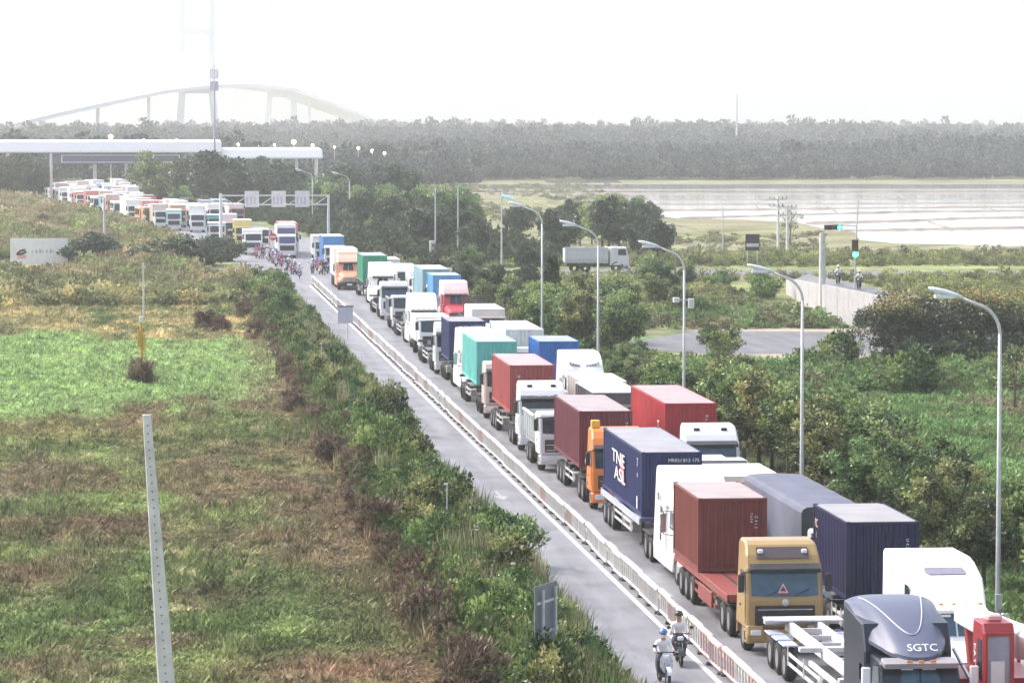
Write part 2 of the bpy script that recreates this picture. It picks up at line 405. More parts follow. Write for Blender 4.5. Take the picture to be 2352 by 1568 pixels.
# ramp with retaining wall
RZ = 2.6
r1 = [G(1812, 647, 1.2), G(1905, 664, RZ), G(2040, 692, RZ), G(2160, 715, RZ), G(2330, 745, 1.6)]
r2 = [G(1853, 630, 1.2), G(1940, 646, RZ), G(2060, 674, RZ), G(2190, 700, RZ), G(2370, 728, 1.6)]
rz_ = [1.2, RZ, RZ, RZ, 1.6]
mb = MB(); mb.loft([[(*r1[i], rz_[i]), (*r2[i], rz_[i])] for i in range(5)], 0, False, False); struct(mb.build('ramp_road', ASPH2))
RWALL = mat('painted_concrete', (.38, .37, .385), .8, 0, .12, 1.2, .1, dirt=.3)
mb = MB(); rw = tag(link('retaining_wall', None, None, (r1[1][0], r1[1][1], 0)), 'long pale retaining wall below the ramp road with two motorbikes', 'wall')
for i in range(4):
    seg = 5
    for k in range(seg):
        a = Vector((*r1[i], 0)).lerp(Vector((*r1[i + 1], 0)), k / seg); b = Vector((*r1[i], 0)).lerp(Vector((*r1[i + 1], 0)), (k + .985) / seg)
        za = rz_[i] + (rz_[i + 1] - rz_[i]) * k / seg; zb = rz_[i] + (rz_[i + 1] - rz_[i]) * (k + .985) / seg
        d = (b - a).normalized(); nrm = Vector((d.y, -d.x, 0)); nrm = nrm if nrm.x < 0 else -nrm
        o = Vector((r1[1][0], r1[1][1], 0)); p = MB()
        A, B = a - o, b - o
        for sgn, (q0, q1) in ((1, (.0, .3)),):
            vs = [A + nrm * q0, B + nrm * q0, B + nrm * q1, A + nrm * q1]
            p.add([tuple(t) for t in vs] + [(t.x, t.y, zz + .35) for t, zz in zip(vs, (za, zb, zb, za))],
                  [(0, 3, 2, 1), (4, 5, 6, 7), (0, 1, 5, 4), (1, 2, 6, 5), (2, 3, 7, 6), (3, 0, 4, 7)])
        p.build('wall_panel', RWALL, rw)
# earth fill under the ramp's far side
mb = MB(); mb.loft([[(*r1[i], rz_[i] - .03), (*r2[i], rz_[i] - .03), (r2[i][0] + 5, r2[i][1] + 3, -.02), (r1[i][0], r1[i][1], -.02)] for i in range(5)])
struct(mb.build('embankment', mat('embankment_grass', (.13, .17, .06), .95, 0, .3, .6, .3)))

# flooded fields ------------------------------------------------------
m, n, l, p = nodemat('pond_water'); WATER = m
p.inputs['Base Color'].default_value = (.42, .43, .44, 1); p.inputs['Roughness'].default_value = .07; p.inputs['Specular IOR Level'].default_value = .9
g_ = n.new('ShaderNodeNewGeometry'); nz = n.new('ShaderNodeTexNoise'); nz.inputs['Scale'].default_value = .6; l.new(g_.outputs['Position'], nz.inputs['Vector'])
bp = n.new('ShaderNodeBump'); bp.inputs['Strength'].default_value = .02; bp.inputs['Distance'].default_value = .04; l.new(nz.outputs[0], bp.inputs['Height']); l.new(bp.outputs[0], p.inputs['Normal'])
rp = random.Random(5)
shore = [(1090, 425), (1500, 424.5), (2000, 424), (2900, 424), (2900, 568), (2300, 566), (2180, 562), (2060, 560), (1975, 552), (1965, 535), (1900, 528), (1830, 512), (1700, 505), (1560, 503), (1490, 494), (1455, 476), (1430, 458), (1300, 452), (1180, 446), (1090, 438)]
quadroad('pond', [G(u, v) for u, v in shore], .03, WATER)
for u0, u1, v0, v1 in ((1040, 1085, 412, 421), (960, 1060, 404, 411), (1250, 1420, 415, 420)): quadroad('pond', [G(u0, v0), G(u1, v0 - .5), G(u1 + 8, v1), G(u0 + 10, v1 + .6)], .03, WATER)
BANK = mat('bank_soil', (.22, .185, .155), .95, 0, .3, .25, .2, dirt=.6, dirtcol=(.16, .17, .09))
def bank(pts, th, h=.3):
    mb = MB(); rings = []; g = random.Random(int(pts[0][0] + pts[0][1]))
    for k in range(len(pts) - 1):
        for q in range(12 if k < len(pts) - 2 else 13):
            t = q / 12; u = pts[k][0] + (pts[k + 1][0] - pts[k][0]) * t; v = pts[k][1] + (pts[k + 1][1] - pts[k][1]) * t + g.uniform(-.35, .35); w = th * g.uniform(.45, 1.)
            a, b = G(u, v + w), G(u, v - w); c = ((a[0] + b[0]) / 2, (a[1] + b[1]) / 2)
            hh = h * g.uniform(.4, 1.)
            rings.append([(*a, -.05), (c[0] * .6 + a[0] * .4, c[1] * .6 + a[1] * .4, hh), (c[0] * .6 + b[0] * .4, c[1] * .6 + b[1] * .4, hh), (*b, -.05)])
    mb.loft(rings, 0, True, True); struct(mb.build('bank', BANK))
for pts, th in (([(1085, 436), (1500, 436.5), (2900, 435)], .8), ([(1085, 445), (1700, 446), (2000, 445), (2900, 442)], 2.6), ([(1420, 461), (1800, 459.5), (2900, 457)], 1.0), ([(1460, 471), (1900, 469), (2900, 464)], 1.0),
                ([(1500, 484), (1750, 482), (1950, 479), (2900, 472)], 1.1), ([(1560, 503), (1820, 494), (2100, 487), (2900, 481)], 1.3), ([(1850, 514), (2050, 509), (2250, 501), (2900, 496)], 2.4), ([(1930, 531), (2150, 527), (2900, 515)], 2.2),
                ([(1715, 446), (1745, 484)], .8), ([(2060, 446), (2110, 470)], .7), ([(2230, 462), (2290, 486)], .8), ([(1890, 470), (1925, 490)], .8), ([(2130, 508), (2190, 530)], .9)): bank(pts, th)

# haze ----------------------------------------------------------------
hz = MB(); hz.box(-3100, 3100, -500, 6700, -1.0, 215)
hm = bpy.data.materials.new('haze_air'); hm.use_nodes = True; hn = hm.node_tree.nodes; hn.remove(hn['Principled BSDF'])
pv = hn.new('ShaderNodeVolumePrincipled'); pv.inputs['Color'].default_value = (.93, .95, .97, 1); pv.inputs['Density'].default_value = .00021
pv.inputs['Anisotropy'].default_value = .2
hm.node_tree.links.new(pv.outputs[0], hn['Material Output'].inputs['Volume'])
struct(hz.build('haze', hm), 'stuff')

# ================================================================== ROAD FURNITURE
def abreast(y):                       # what stands level with this stretch of the queue
    for lim, w in ((116, 'the empty skeletal trailer'), (128, 'the gold truck'), (143, 'the brown container'), (160, 'the navy lettered container'), (178, 'the maroon container'), (197, 'the grey dump truck'), (214, 'the faded red container'), (236, 'the teal container'), (262, 'the small navy container'), (300, 'the tall white tractor'), (345, 'the sky blue container')):
        if y < lim: return w
    return 'the green container'
# median barrier: painted steel sections --------------------------------
BARW = mat('barrier_white', (.62, .61, .60), .5, 0, .12, 3, dirt=.3, rnd=.08)
BARR = mat('barrier_pale_red', (.56, .42, .41), .5, 0, .12, 3, dirt=.3, rnd=.08)
RUB = mat('barrier_foot', (.10, .10, .11), .8)
SEC = 2.4
def barrier_meshes(m, tagn):
    t = MB(); t.bbox(-.09, .09, .03, SEC - .08, .80, .95, .035); top = t.mesh('top_rail', m)
    b = MB(); b.bbox(-.05, .05, .03, SEC - .06, .11, .20, .02); bot = b.mesh('bottom_rail', m)
    v = MB(); v.box(-.028, .028, -.045, .045, .215, .805); bar = v.mesh('bar', m)
    a = MB()
    for k in range(5): a.box(-.028, .028, .14 + k * .52 - .045, .14 + k * .52 + .045, .215, .805)
    allb = a.mesh('bars', m)
    f = MB(); f.bbox(-.13, .13, -.06, .06, .012, .11, .02); foot = f.mesh('foot', RUB)
    s = MB(); s.box(-.03, .03, .1, SEC - .12, .215, .805); sheet = s.mesh('infill', m)
    return top, bot, bar, allb, foot
BAR = {0: barrier_meshes(BARW, 'w'), 1: barrier_meshes(BARR, 'r')}
rb = random.Random(3)
for i in range(124):
    y = 94 + i * SEC
    red = 1 if (rb.random() < .16 or i in (8, 9, 12)) else 0
    top, bot, bar, allb, foot = BAR[red]
    lab = ('faded pink section of the median railing level with ' if red else 'whitewashed section of the median railing level with ') + abreast(y)
    r = thing('median_railing', lab, 'railing', (17.92 + rb.uniform(-.05, .05), y, 0), rb.uniform(-.012, .012), 'faded pink median railing sections' if red else 'white median railing sections')
    link('top_rail', top, r); link('bottom_rail', bot, r); link('foot', foot, r, (0, .1, 0)); link('foot', foot, r, (0, SEC - .2, 0))
    if y < 175:
        for k in range(5): link('bar', bar, r, (0, .14 + k * .52, 0))
    else: struct(link('bars', allb, r), 'stuff')

# street lamps -----------------------------------------------------------
def street_lamp(x, y, label, h=8.7, arm=1.4, side=-1, head=True, group='grey street lamps along the truck lanes', tint=None):
    r = thing('street_lamp', label, 'street lamp', (x, y, 0), 0, group)
    p = MB(); p.path([(0, 0, 0), (0, 0, .5), (0, 0, h * .5), (0, 0, h)], [.115, .095, .075, .06], 8)
    p.build('pole', GALV, r, smooth=True)
    b = MB(); b.bbox(-.22, .22, -.22, .22, 0, .06, .01); b.build('base_plate', GALV, r)
    a = MB(); pts = []
    for k in range(9):
        t = k / 8; ang = t * PI * .42
        pts.append((side * arm * .55 * (1 - math.cos(ang)) / (1 - math.cos(PI * .42)), 0, h - .05 + 1.05 * math.sin(ang)))
    pts.append((side * arm, 0, h + 1.22))
    a.path(pts, [.06] * 8 + [.05, .045], 7); a.build('arm', GALV, r, smooth=True)
    if head:
        g = MB(); x0, z0 = side * (arm - .1), h + 1.2
        rings = []
        for t, w, hh in ((0, .07, .06), (.2, .13, .10), (.6, .17, .12), (.95, .16, .09), (1.15, .06, .05)):
            X = x0 + side * t; Z = z0 + t * .28
            rings.append([(X, w * math.cos(q * PI / 4), Z + hh * math.sin(q * PI / 4)) for q in range(8)])
        g.loft(rings); hd = g.build('lamp_head', mat('lamp_head_grey', (.66, .69, .70), .4), r, smooth=True)
        l_ = MB(); l_.bbox(min(x0 + side * .25, x0 + side * .95), max(x0 + side * .25, x0 + side * .95), -.13, .13, z0 - .03, z0 + .1, .02); l_.build('lens', LAMPG, hd)
    c = MB(); c.bbox(-.12, .12, -.16, -.07, .8, 1.3, .01); c.build('hatch', GALV, r)
    return r
LX = 28.7
lamp_lab = ['tallest nearest grey street lamp at the right edge beside the white truck', 'second nearest grey street lamp beside the leafy roadside trees', 'third nearest street lamp with a small camera bracket on its pole',
            'fourth nearest street lamp standing before the distant dump truck', 'fifth nearest street lamp among the roadside trees']
for i, (u, v) in enumerate([(2268, 770), (1820, 690), (1552, 620), (1357, 562), (1230, 512)]):
    yy = LX * FPX / (u - 325) * .995
    yy -= 28.7 * math.sin(YAW)
    street_lamp(LX, yy, lamp_lab[i], h=17.2 - (v - 280) * (yy / FPX) - .05)
o3 = street_lamp  # keep
br = thing('camera_bracket', 'small pale camera box fixed halfway up the third street lamp', 'camera', (LX, LX * FPX / (1552 - 325) * .995 - 2.85, 7.2))
b = MB(); b.tube((-.45, -.12, .55), (.45, -.12, .55), .03); b.build('cross_arm', GALV, br)
b = MB(); b.bbox(-.62, -.3, -.42, -.02, .42, .68, .02); b.build('housing', WHITE2, br)
b = MB(); b.bbox(.2, .5, -.3, -.02, .1, .62, .02); b.build('cabinet', WHITE2, br)
for i, (u, vb, vt) in enumerate([(1152, 690, 455), (1052, 610, 430), (1000, 610, 432), (803, 540, 402), (718, 530, 395), (490, 455, 368), (557, 460, 375), (1512, 520, 486), (1660, 580, 480)]):
    x, y = G(u, vb); h = 17.2 - (vt - 280) * y / FPX
    if u in (803, 718, 490): street_lamp(x, y, {803: 'distant street lamp right of the white sign gantry', 718: 'distant street lamp rising behind the white sign gantry', 490: 'far street lamp in front of the big dark tree by the toll plaza'}[u], h - 1, 1.7, -1, True, 'distant street lamps')
    else:
        lab = {1152: 'slim grey pole with a tilted panel rising from the trees', 1052: 'pale slim pole left of the panel pole among trees', 1000: 'pale slim pole beside a small cabinet near the junction', 557: 'thin pale pole between two far street lamps', 1512: 'short thin pale pole in the far scrub by the ponds', 1660: 'thin pale pole left of the black billboard'}[u]
        r = thing('pole', lab, 'pole', (x, y, 0)); p = MB(); p.path([(0, 0, 0), (0, 0, h)], [.11, .07], 7); p.build('shaft', GALV, r)
        c = MB(); c.bbox(-.09, .09, -.09, .09, h, h + .12, .02); c.build('cap', GALV, r)
        if u == 1152:
            q = MB(); q.add([(.0, -.5, h + .15), (1.3, -.5, h - .2), (1.3, .5, h + .1), (0, .5, h + .45), (.0, -.5, h + .1), (1.3, -.5, h - .25), (1.3, .5, h + .05), (0, .5, h + .4)],
                            [(0, 1, 2, 3), (7, 6, 5, 4), (0, 4, 5, 1), (1, 5, 6, 2), (2, 6, 7, 3), (3, 7, 4, 0)]); q.build('panel', mat('panel_teal', (.25, .42, .45), .3), r)
        if u == 1000:
            q = MB(); q.bbox(-.7, -.1, -.3, .2, 1.2, 3.0, .03); q.build('cabinet', WHITE2, r)

# concrete pole in the field, left ---------------------------------------
hz0 = 8.6; tx, ty = G(337, 952, hz0); 
r = thing('concrete_pole', 'tall tapering pale concrete pole leaning in the left foreground field', 'pole', (tx + .58, ty - .8, 0))
p = MB(); base = Vector((0, 0, 0)); topv = Vector((-.58, .8, hz0))
rings = []
for t, wx, wy in ((0, .27, .2), (.5, .195, .145), (1, .125, .10)):
    c = base.lerp(topv, t); rings.append([(c.x + sx * wx, c.y + sy * wy, c.z) for sx, sy in ((-1, -.8), (-.85, -1), (.85, -1), (1, -.8), (1, .8), (.85, 1), (-.85, 1), (-1, .8))])
p.loft(rings); p.build('shaft', CONC, r)
for k in range(34):
    t = .04 + k * .028; c = base.lerp(topv, t); wy = .2 - .1 * t
    h = MB(); h.disc((c.x + random.Random(k).uniform(-.01, .01), c.y - wy, c.z), .026, 1, 8, .02); h.build('hole', mat('hole_shadow', (.14, .13, .13), .9), r)
# other poles
def simple_pole(u, vb, vt, label, r0, r1, m=CONC, cat='pole', wire=False):
    x, y = G(u, vb); h = 17.2 - (vt - 280) * y / FPX
    r = thing('pole', label, cat, (x, y, 0)); p = MB(); p.path([(0, 0, 0), (0, 0, h * .6), (0, 0, h)], [r0, (r0 + r1) / 2, r1], 8); p.build('shaft', m, r)
    c = MB(); c.path([(-.25, -.1, h - .4), (.25, -.1, h - .4)], .05, 6); c.build('bracket', GALV, r); return r, h
simple_pole(1888, 726, 538, 'thick concrete pole in front of the retaining wall', .33, .26)
simple_pole(240, 565, 452, 'thin white pole left of the toll traffic jam', .2, .14)
simple_pole(330, 730, 600, 'very thin pale pole above the yellow marker', .09, .06, GALV)
simple_pole(118, 470, 352, 'pale pole under the left end of the toll canopy', .3, .25)
simple_pole(1690, 300, 222, 'very thin far chimney on the hazy skyline', 1.5, 1.0) if False else None
# utility poles with insulator arms
for u, vb, vt, lab in ((1787, 585, 452, 'left of two white utility poles before the ponds'), (1808, 595, 470, 'right of two white utility poles before the ponds')):
    r, h = simple_pole(u, vb, vt, lab, .19, .14, mat('pole_white', (.72, .72, .72), .7), 'utility pole')
    for k, zz in enumerate((h - .5, h - 1.4)):
        c = MB(); c.box(-1.2, 1.2, -.08, .08, zz, zz + .14); a = c.build('cross_arm', GALV, r)
        for q in (-1.1, -.55, .55, 1.1):
            i_ = MB(); i_.tube((q, 0, zz + .14), (q, 0, zz + .42), .07, .05, 6); i_.build('insulator', TRIM, a)
# traffic light
tx, ty = G(1962, 728); r = thing('traffic_light', 'traffic light on a slim pole showing bright green by the ramp wall', 'traffic light', (tx, ty, 0))
hh = 17.2 - (458 - 280) * ty / FPX
p = MB(); p.path([(0, 0, 0), (.05, 0, 5.2), (.3, 0, hh)], [.10, .08, .05], 8); p.build('pole', GALV, r)
zl = 17.2 - (588 - 280) * ty / FPX
p = MB(); p.bbox(-.28, .28, -.32, -.06, zl - .32, zl + 1.3, .03); hb = p.build('housing', TRIM, r)
GRN = emit('green_signal', (.02, 1., .50), 12.)
for k, (m_) in enumerate((GRN, mat('amber_off', (.16, .08, .01), .3), mat('red_off', (.15, .01, .01), .3))):
    q = MB(); q.disc((0, -.34, zl + k * .48), .25, 1, 14, .06); q.build('lens', m_, hb)
    q = MB(); q.path([(-.2, -.36, zl + k * .48 + .1), (0, -.42, zl + k * .48 + .24), (.2, -.36, zl + k * .48 + .1)], .025, 5); q.build('hood', TRIM, hb)
p = MB(); z2 = 17.2 - (525 - 280) * ty / FPX
p.path([(.15, 0, z2 + .1), (-1.9, 0, z2 + .25)], .05, 6); p.build('arm', GALV, r)
p = MB(); p.bbox(-2.75, -1.15, -.3, -.06, z2 - .22, z2 + .22, .03); hb2 = p.build('housing', TRIM, r)
q = MB(); q.disc((-1.4, -.33, z2), .16, 1, 14, .06); q.build('lens', GRN, hb2)
q = MB(); q.disc((-1.95, -.33, z2), .16, 1, 14, .06); q.build('lens', MATS['amber_off'], hb2)
q = MB(); q.disc((-2.5, -.33, z2), .16, 1, 14, .06); q.build('lens', MATS['red_off'], hb2)

# yellow marker with the shrub at its foot (shrub added with the plants)
x, y = G(325, 875); r = thing('marker_post', 'yellow marker post with white cap standing in the green field', 'post', (x, y, 0)); YEL = mat('yellow_paint', (.62, .36, .05), .5, 0, .15, 4, dirt=.3)
p = MB(); p.path([(0, 0, 0), (0, 0, 3.9)], .10, 8); p.build('post', YEL, r)
for sx in (-.19, .19):
    p = MB(); p.bbox(sx - .08, sx + .08, -.1, .1, 2.0 if sx > 0 else 2.3, 3.1 if sx > 0 else 3.4, .02); p.build('side_plate', YEL, r)
p = MB(); p.bbox(-.15, .15, -.15, .15, 3.9, 4.3, .03); p.build('cap', WHITE2, r)

# sign seen edge-on from behind, near the bottom --------------------------
x, y = 11.85, 108.5
r = thing('road_sign', 'grey back of a tall road sign standing in the roadside bushes', 'sign', (x, y, 0), math.radians(62))
p = MB(); p.bbox(-.85, .85, -.03, .03, .75, 3.55, .02); p.build('panel', ALU, r)
for zz in (1.2, 2.1, 3.0):
    p = MB(); p.box(-.8, .8, -.08, -.032, zz, zz + .07); p.build('rib', GALV, r)
for sx in (-.5, .5):
    p = MB(); p.path([(sx, -.12, 0), (sx, -.12, 3.4)], .045, 7); p.build('post', GALV, r)
# small grey sign beside the motorbike lane
x, y = G(795, 785); r = thing('road_sign', 'small grey sign panel on a post beside the motorbike lane', 'sign', (x, y + 1, 0), math.radians(12))
p = MB(); p.bbox(-.62, .62, -.03, .03, 1.4, 2.7, .02); p.build('panel', mat('sign_grey', (.42, .44, .52), .5), r)
p = MB(); p.box(-.66, .66, -.05, .05, 2.7, 2.78); p.build('top_edge', TRIM, r)
p = MB(); p.path([(.2, .07, 0), (.2, .07, 2.6)], .05, 7); p.build('post', GALV, r)
# thin marker stakes in the thicket
for u, vb, vt, lab in ((1026, 1240, 1118, 'thin pale stake upright in the middle of the roadside thicket'), (1180, 1410, 1305, 'thin pale stake in the bushes above the road sign'), (738, 880, 790, 'short grey stake in the far part of the thicket')):
    x, y = G(u, vb); h = 17.2 - (vt - 280) * y / FPX
    r = thing('stake', lab, 'stake', (x, y, 0)); p = MB(); p.path([(0, 0, 0), (.02, 0, h)], [.035, .03], 6); p.build('shaft', GALV, r)
    c = MB(); c.bbox(-.1, .06, -.04, .04, h, h + .07, .01); c.build('cap', WHITE2, r)

# white billboard far left ------------------------------------------------
x, y = G(90, 612); r = thing('billboard', 'white billboard with dark and pink emblem behind the left bushes', 'billboard', (x, y, 0))
w = 65 * y / FPX; zt = 17.2 - (545 - 280) * y / FPX
p = MB(); p.bbox(-w, w, -.06, .06, .3, zt, .02); p.build('panel', WHITE, r)
for sx in (-w * .7, w * .7):
    p = MB(); p.path([(sx, .15, 0), (sx, .15, zt)], .08, 6); p.build('post', GALV, r)
p = MB(); p.path([(-w * .78, -.08, 1.45), (-w * .66, -.08, 1.85), (-w * .5, -.08, 2.0), (-w * .44, -.08, 1.75), (-w * .6, -.08, 1.5), (-w * .78, -.08, 1.45)], .13, 5); p.build('emblem', mat('emblem_dark', (.08, .02, .03), .6), r)
p = MB(); p.bbox(-w * .76, -w * .46, -.085, -.06, .95, 1.4, .01); p.build('emblem', mat('emblem_pink', (.7, .38, .40), .6), r)
for k in range(7):
    p = MB(); p.bbox(-w * .25 + k * .42, -w * .25 + k * .42 + .12 + .1 * (k % 3), -.08, -.06, 1.62 - .05 * (k % 2), 1.92 + .06 * (k % 3), .008); p.build('lettering', mat('emblem_grey', (.45, .45, .46), .6), r)
# black billboard
x, y = G(1728, 612); r = thing('billboard', 'small black billboard with a pale band standing in scrub', 'billboard', (x, y, 0))
p = MB(); p.bbox(-.85, .85, -.06, .06, 1.9, 3.85, .02); p.build('panel', mat('board_black', (.03, .02, .03), .6), r)
p = MB(); p.box(-.75, .75, -.09, -.062, 2.35, 2.75); p.build('band', mat('board_band', (.55, .52, .55), .6), r)
for sx in (-.6, .6):
    p = MB(); p.path([(sx, .12, 0), (sx, .12, 3.7)], .07, 6); p.build('post', GALV, r)

# sign gantry ------------------------------------------------------------
x0, y0 = G(505, 565); yG = 492.; gx0 = (505 - 325) * (yG * .995 + 1) / FPX; gx1 = (752 - 325) * (yG * .995 + 1.5) / FPX
r = thing('sign_gantry', 'white lattice sign gantry carrying three white sign boards', 'gantry', (gx0, yG, 0)); L = gx1 - gx0
zT = 17.2 - (447 - 280) * yG / FPX; zB = 17.2 - (471 - 280) * yG / FPX
GW = mat('gantry_white', (.66, .70, .72), .45, 0, .08)
p = MB(); p.path([(0, 0, 0), (0, 0, zT + .2)], [.28, .2], 8); p.build('post', GW, r)
p = MB(); p.path([(L, 0, 0), (L, 0, zT)], [.22, .16], 8); p.build('post', GW, r)
p = MB(); p.box(0, L, -.1, .1, zT - .18, zT); p.build('beam', GW, r)
p = MB(); p.box(0, L, -.1, .1, zB, zB + .18); p.build('beam', GW, r)
for k in range(8):
    p = MB(); a, b_ = k * L / 8, (k + 1) * L / 8
    p.path([(a, 0, zB + .09 if k % 2 else zT - .09), (b_, 0, zT - .09 if k % 2 else zB + .09)], .05, 5); p.build('brace', GW, r)
for u in (575, 636, 690):
    xx = (u - 325) * (yG + 1) / FPX - gx0; zt, zb = 17.2 - (438 - 280) * yG / FPX, 17.2 - (475 - 280) * yG / FPX
    p = MB(); p.bbox(xx - .95, xx + .95, -.22, -.12, zb, zt, .02); s_ = p.build('sign_board', mat('sign_pale', (.70, .73, .75), .45), r)
    for q in range(3):
        c = MB(); c.box(xx - .75 + q * .5, xx - .5 + q * .5, -.24, -.221, zb + .4, zt - .75); c.build('rib', mat('sign_mark', (.50, .55, .60), .5), s_)
# red and white round no-entry sign near the far queue
x, y = G(1010 / 1.6327 + 0, 590); x, y = 16.2, 462
r = thing('round_sign', 'small round red-rimmed road sign before the far queue', 'sign', (x, y, 0))
p = MB(); p.path([(0, 0, 0), (0, 0, 3.0)], .05, 6); p.build('post', GALV, r)
p = MB(); p.disc((0, -.08, 2.9), .48, 1, 18, .04); d_ = p.build('disc', mat('sign_red', (.62, .10, .07), .4), r)
p = MB(); p.box(-.36, .36, -.13, -.101, 2.82, 2.98); p.build('bar', WHITE, d_)

# ================================================================== VEHICLES
_w = {}
def wheel_mesh(r, w, kind):
    k = (r, w, kind)
    if k in _w: return _w[k]
    t = MB(); n = 18; prof = [(.62, -.5), (.88, -.5), (1., -.32), (1., .32), (.88, .5), (.62, .5)]
    rings = [[(px * w, math.cos(2 * PI * i / n) * pr * r, math.sin(2 * PI * i / n) * pr * r) for i in range(n)] for pr, px in prof]
    t.loft(rings, 0, cap=False)
    c = MB(); q = [(.66, -.44), (.6, -.36), (.45, -.30), (.28, -.42), (.10, -.44)]
    c.loft([[(px * w, math.cos(2 * PI * i / n) * pr * r, math.sin(2 * PI * i / n) * pr * r) for i in range(n)] for pr, px in q], 0)
    c.loft([[(-px * w, math.cos(2 * PI * i / n) * pr * r, math.sin(2 * PI * i / n) * pr * r) for i in range(n)] for pr, px in q], 0)
    _w[k] = (t.mesh('wheel', TYRE, True), c.mesh('rim', RIM)); return _w[k]
def wheels(root, ys, x=.98, r=.52, w=.34, near=True):
    tm, rm = wheel_mesh(r, w, 0)
    for y in ys:
        for s in (-1, 1):
            o = link('wheel', tm, root, (s * x, y, r + .012))
            if near: link('rim', rm, o)
def mirror(root, x, y, z, s, h=.55):
    m = MB(); m.bbox(x + (.0 if s > 0 else -.2), x + (.2 if s > 0 else 0), y - .06, y + .06, z - h, z, .03); o = m.build('mirror', TRIM, root)
    a = MB(); a.path([(x - s * .25, y + .15, z + .05), (x + s * .1, y, z + .02)], .022, 5); a.build('mirror_arm', TRIM, o)

def cabover(root, m, roof=3.55, w=2.45, trim=TRIM, lower=None, glass=GLASS, near=True, visor=True, plate=True, mid=False, lamps_roof=False, text=None, hump=False):
    hw = w / 2
    wt = 2.78                                                    # top of the windscreen
    prof = [(.12, .82), (.0, .95), (.0, 1.78), (.04, 1.9), (.26, wt), (.34, wt + .1)]
    if roof > 3.1: prof += [(.55, wt + .42), (.85, roof - .12), (1.15, roof - .02), (2.05, roof), (2.2, roof - .1), (2.22, .82)]
    else: prof += [(.5, roof - .05), (.8, roof), (2.0, roof), (2.15, roof - .08), (2.18, .82)]
    tp = (lambda z: 1 - .10 * max(0, z - wt) / 1.0)
    b = MB(); b.prism(prof, -hw, hw, .07, 0, tp); cab = b.build('cab', m, root)
    # windscreen, slightly proud of the sloping front
    g = MB(); ex = hw - .16
    pts = []
    for fx, z in ((-1, 1.93), (-.55, 1.90), (.55, 1.90), (1, 1.93), (1, wt - .08), (.55, wt - .05), (-.55, wt - .05), (-1, wt - .08)):
        yy = .04 + (z - 1.9) * .25 - .02; pts.append((fx * ex, yy, z))
    bk = [(p[0], p[1] + .05, p[2]) for p in pts]
    g.loft([pts, bk]); ws = g.build('windscreen', glass, root)
    if near:
        wp = MB(); wp.path([(-.6, -.0, 1.93), (-.1, .03, 2.15)], .015, 4); wp.build('wiper', TRIM, ws)
        wp = MB(); wp.path([(.3, -.0, 1.93), (.8, .03, 2.15)], .015, 4); wp.build('wiper', TRIM, ws)
    for s in (-1, 1):
        X = s * hw
        d = MB(); d.box(min(X, X + s * .012), max(X, X + s * .012), .32, 1.32, 1.0, 1.9); dr = d.build('door', m, root)
        if near:
            h_ = MB(); h_.box(min(X + s * .012, X + s * .04), max(X + s * .012, X + s * .04), 1.1, 1.28, 1.5, 1.56); h_.build('handle', TRIM, dr)
        d = MB(); d.add([(X + s * .014, .30, 1.98), (X + s * .014, 1.25, 1.98), (X + s * .014, 1.25, 2.68), (X + s * .014, .42, 2.68), (X - s * .03, .30, 1.98), (X - s * .03, 1.25, 1.98), (X - s * .03, 1.25, 2.68), (X - s * .03, .42, 2.68)],
                        [(0, 1, 2, 3), (7, 6, 5, 4), (0, 4, 5, 1), (1, 5, 6, 2), (2, 6, 7, 3), (3, 7, 4, 0)]); d.build('side_window', GLASS, root)
        mirror(root, X + s * .08, .05, 2.65, s, .6)
        # wheel arch and step
        f = MB(); n = 8; R = .62
        f.loft([[(X * .985 + s * .02, 1.35 + math.cos(PI * i / n) * q, .53 + math.sin(PI * i / n) * q) for q in (R, R + .12)] + [(X * .985 - s * .3, 1.35 + math.cos(PI * i / n) * q, .53 + math.sin(PI * i / n) * q) for q in (R + .12, R)] for i in range(n + 1)]); f.build('fender', lower or trim, root)
        st = MB(); st.bbox(min(X - s * .3, X), max(X - s * .3, X), .1, .72, .38, .82, .03); st.build('step', lower or m, root)
        hl = MB(); hl.bbox(min(s * .72, s * 1.12), max(s * .72, s * 1.12), -.115, -.06, .55, .78, .02); hl.build('headlight', LAMPG, root)
    gr = MB(); gr.bbox(-hw * .78, hw * .78, -.03, .05, 1.0, 1.62, .02); gg = gr.build('grille', trim, root)
    if near:
        for k in range(4):
            sl = MB(); sl.box(-hw * .72, hw * .72, -.045, -.032, 1.08 + k * .13, 1.12 + k * .13); sl.build('slat', CHROME if k % 2 else m, gg)
    bm = MB(); bm.prism([(-.08, .42), (-.1, .6), (-.08, .84), (.55, .84), (.6, .42)], -hw, hw, .06); bm.build('bumper', lower or m, root)
    if visor:
        v = MB(); v.prism([(-.12, wt - .04), (-.14, wt + .04), (.3, wt + .16), (.3, wt + .08)], -hw + .1, hw - .1, .02); v.build('sun_visor', trim, root)
    if plate:
        p = MB(); p.box(-.26, .26, -.125, -.105, .5, .72); p.build('number_plate', PLATE, root)
    if lamps_roof:
        for s in (-1, 1):
            q = MB(); q.bbox(s * .62 - .13, s * .62 + .13, .7, .9, roof - .3, roof - .14, .02); q.build('roof_lamp', LAMPG if lamps_roof == 1 else TRIM, root)
    if text: lettering(text, .26, root, (0, .12, wt + .20), 'front', LETW, 0, .5)
    return cab

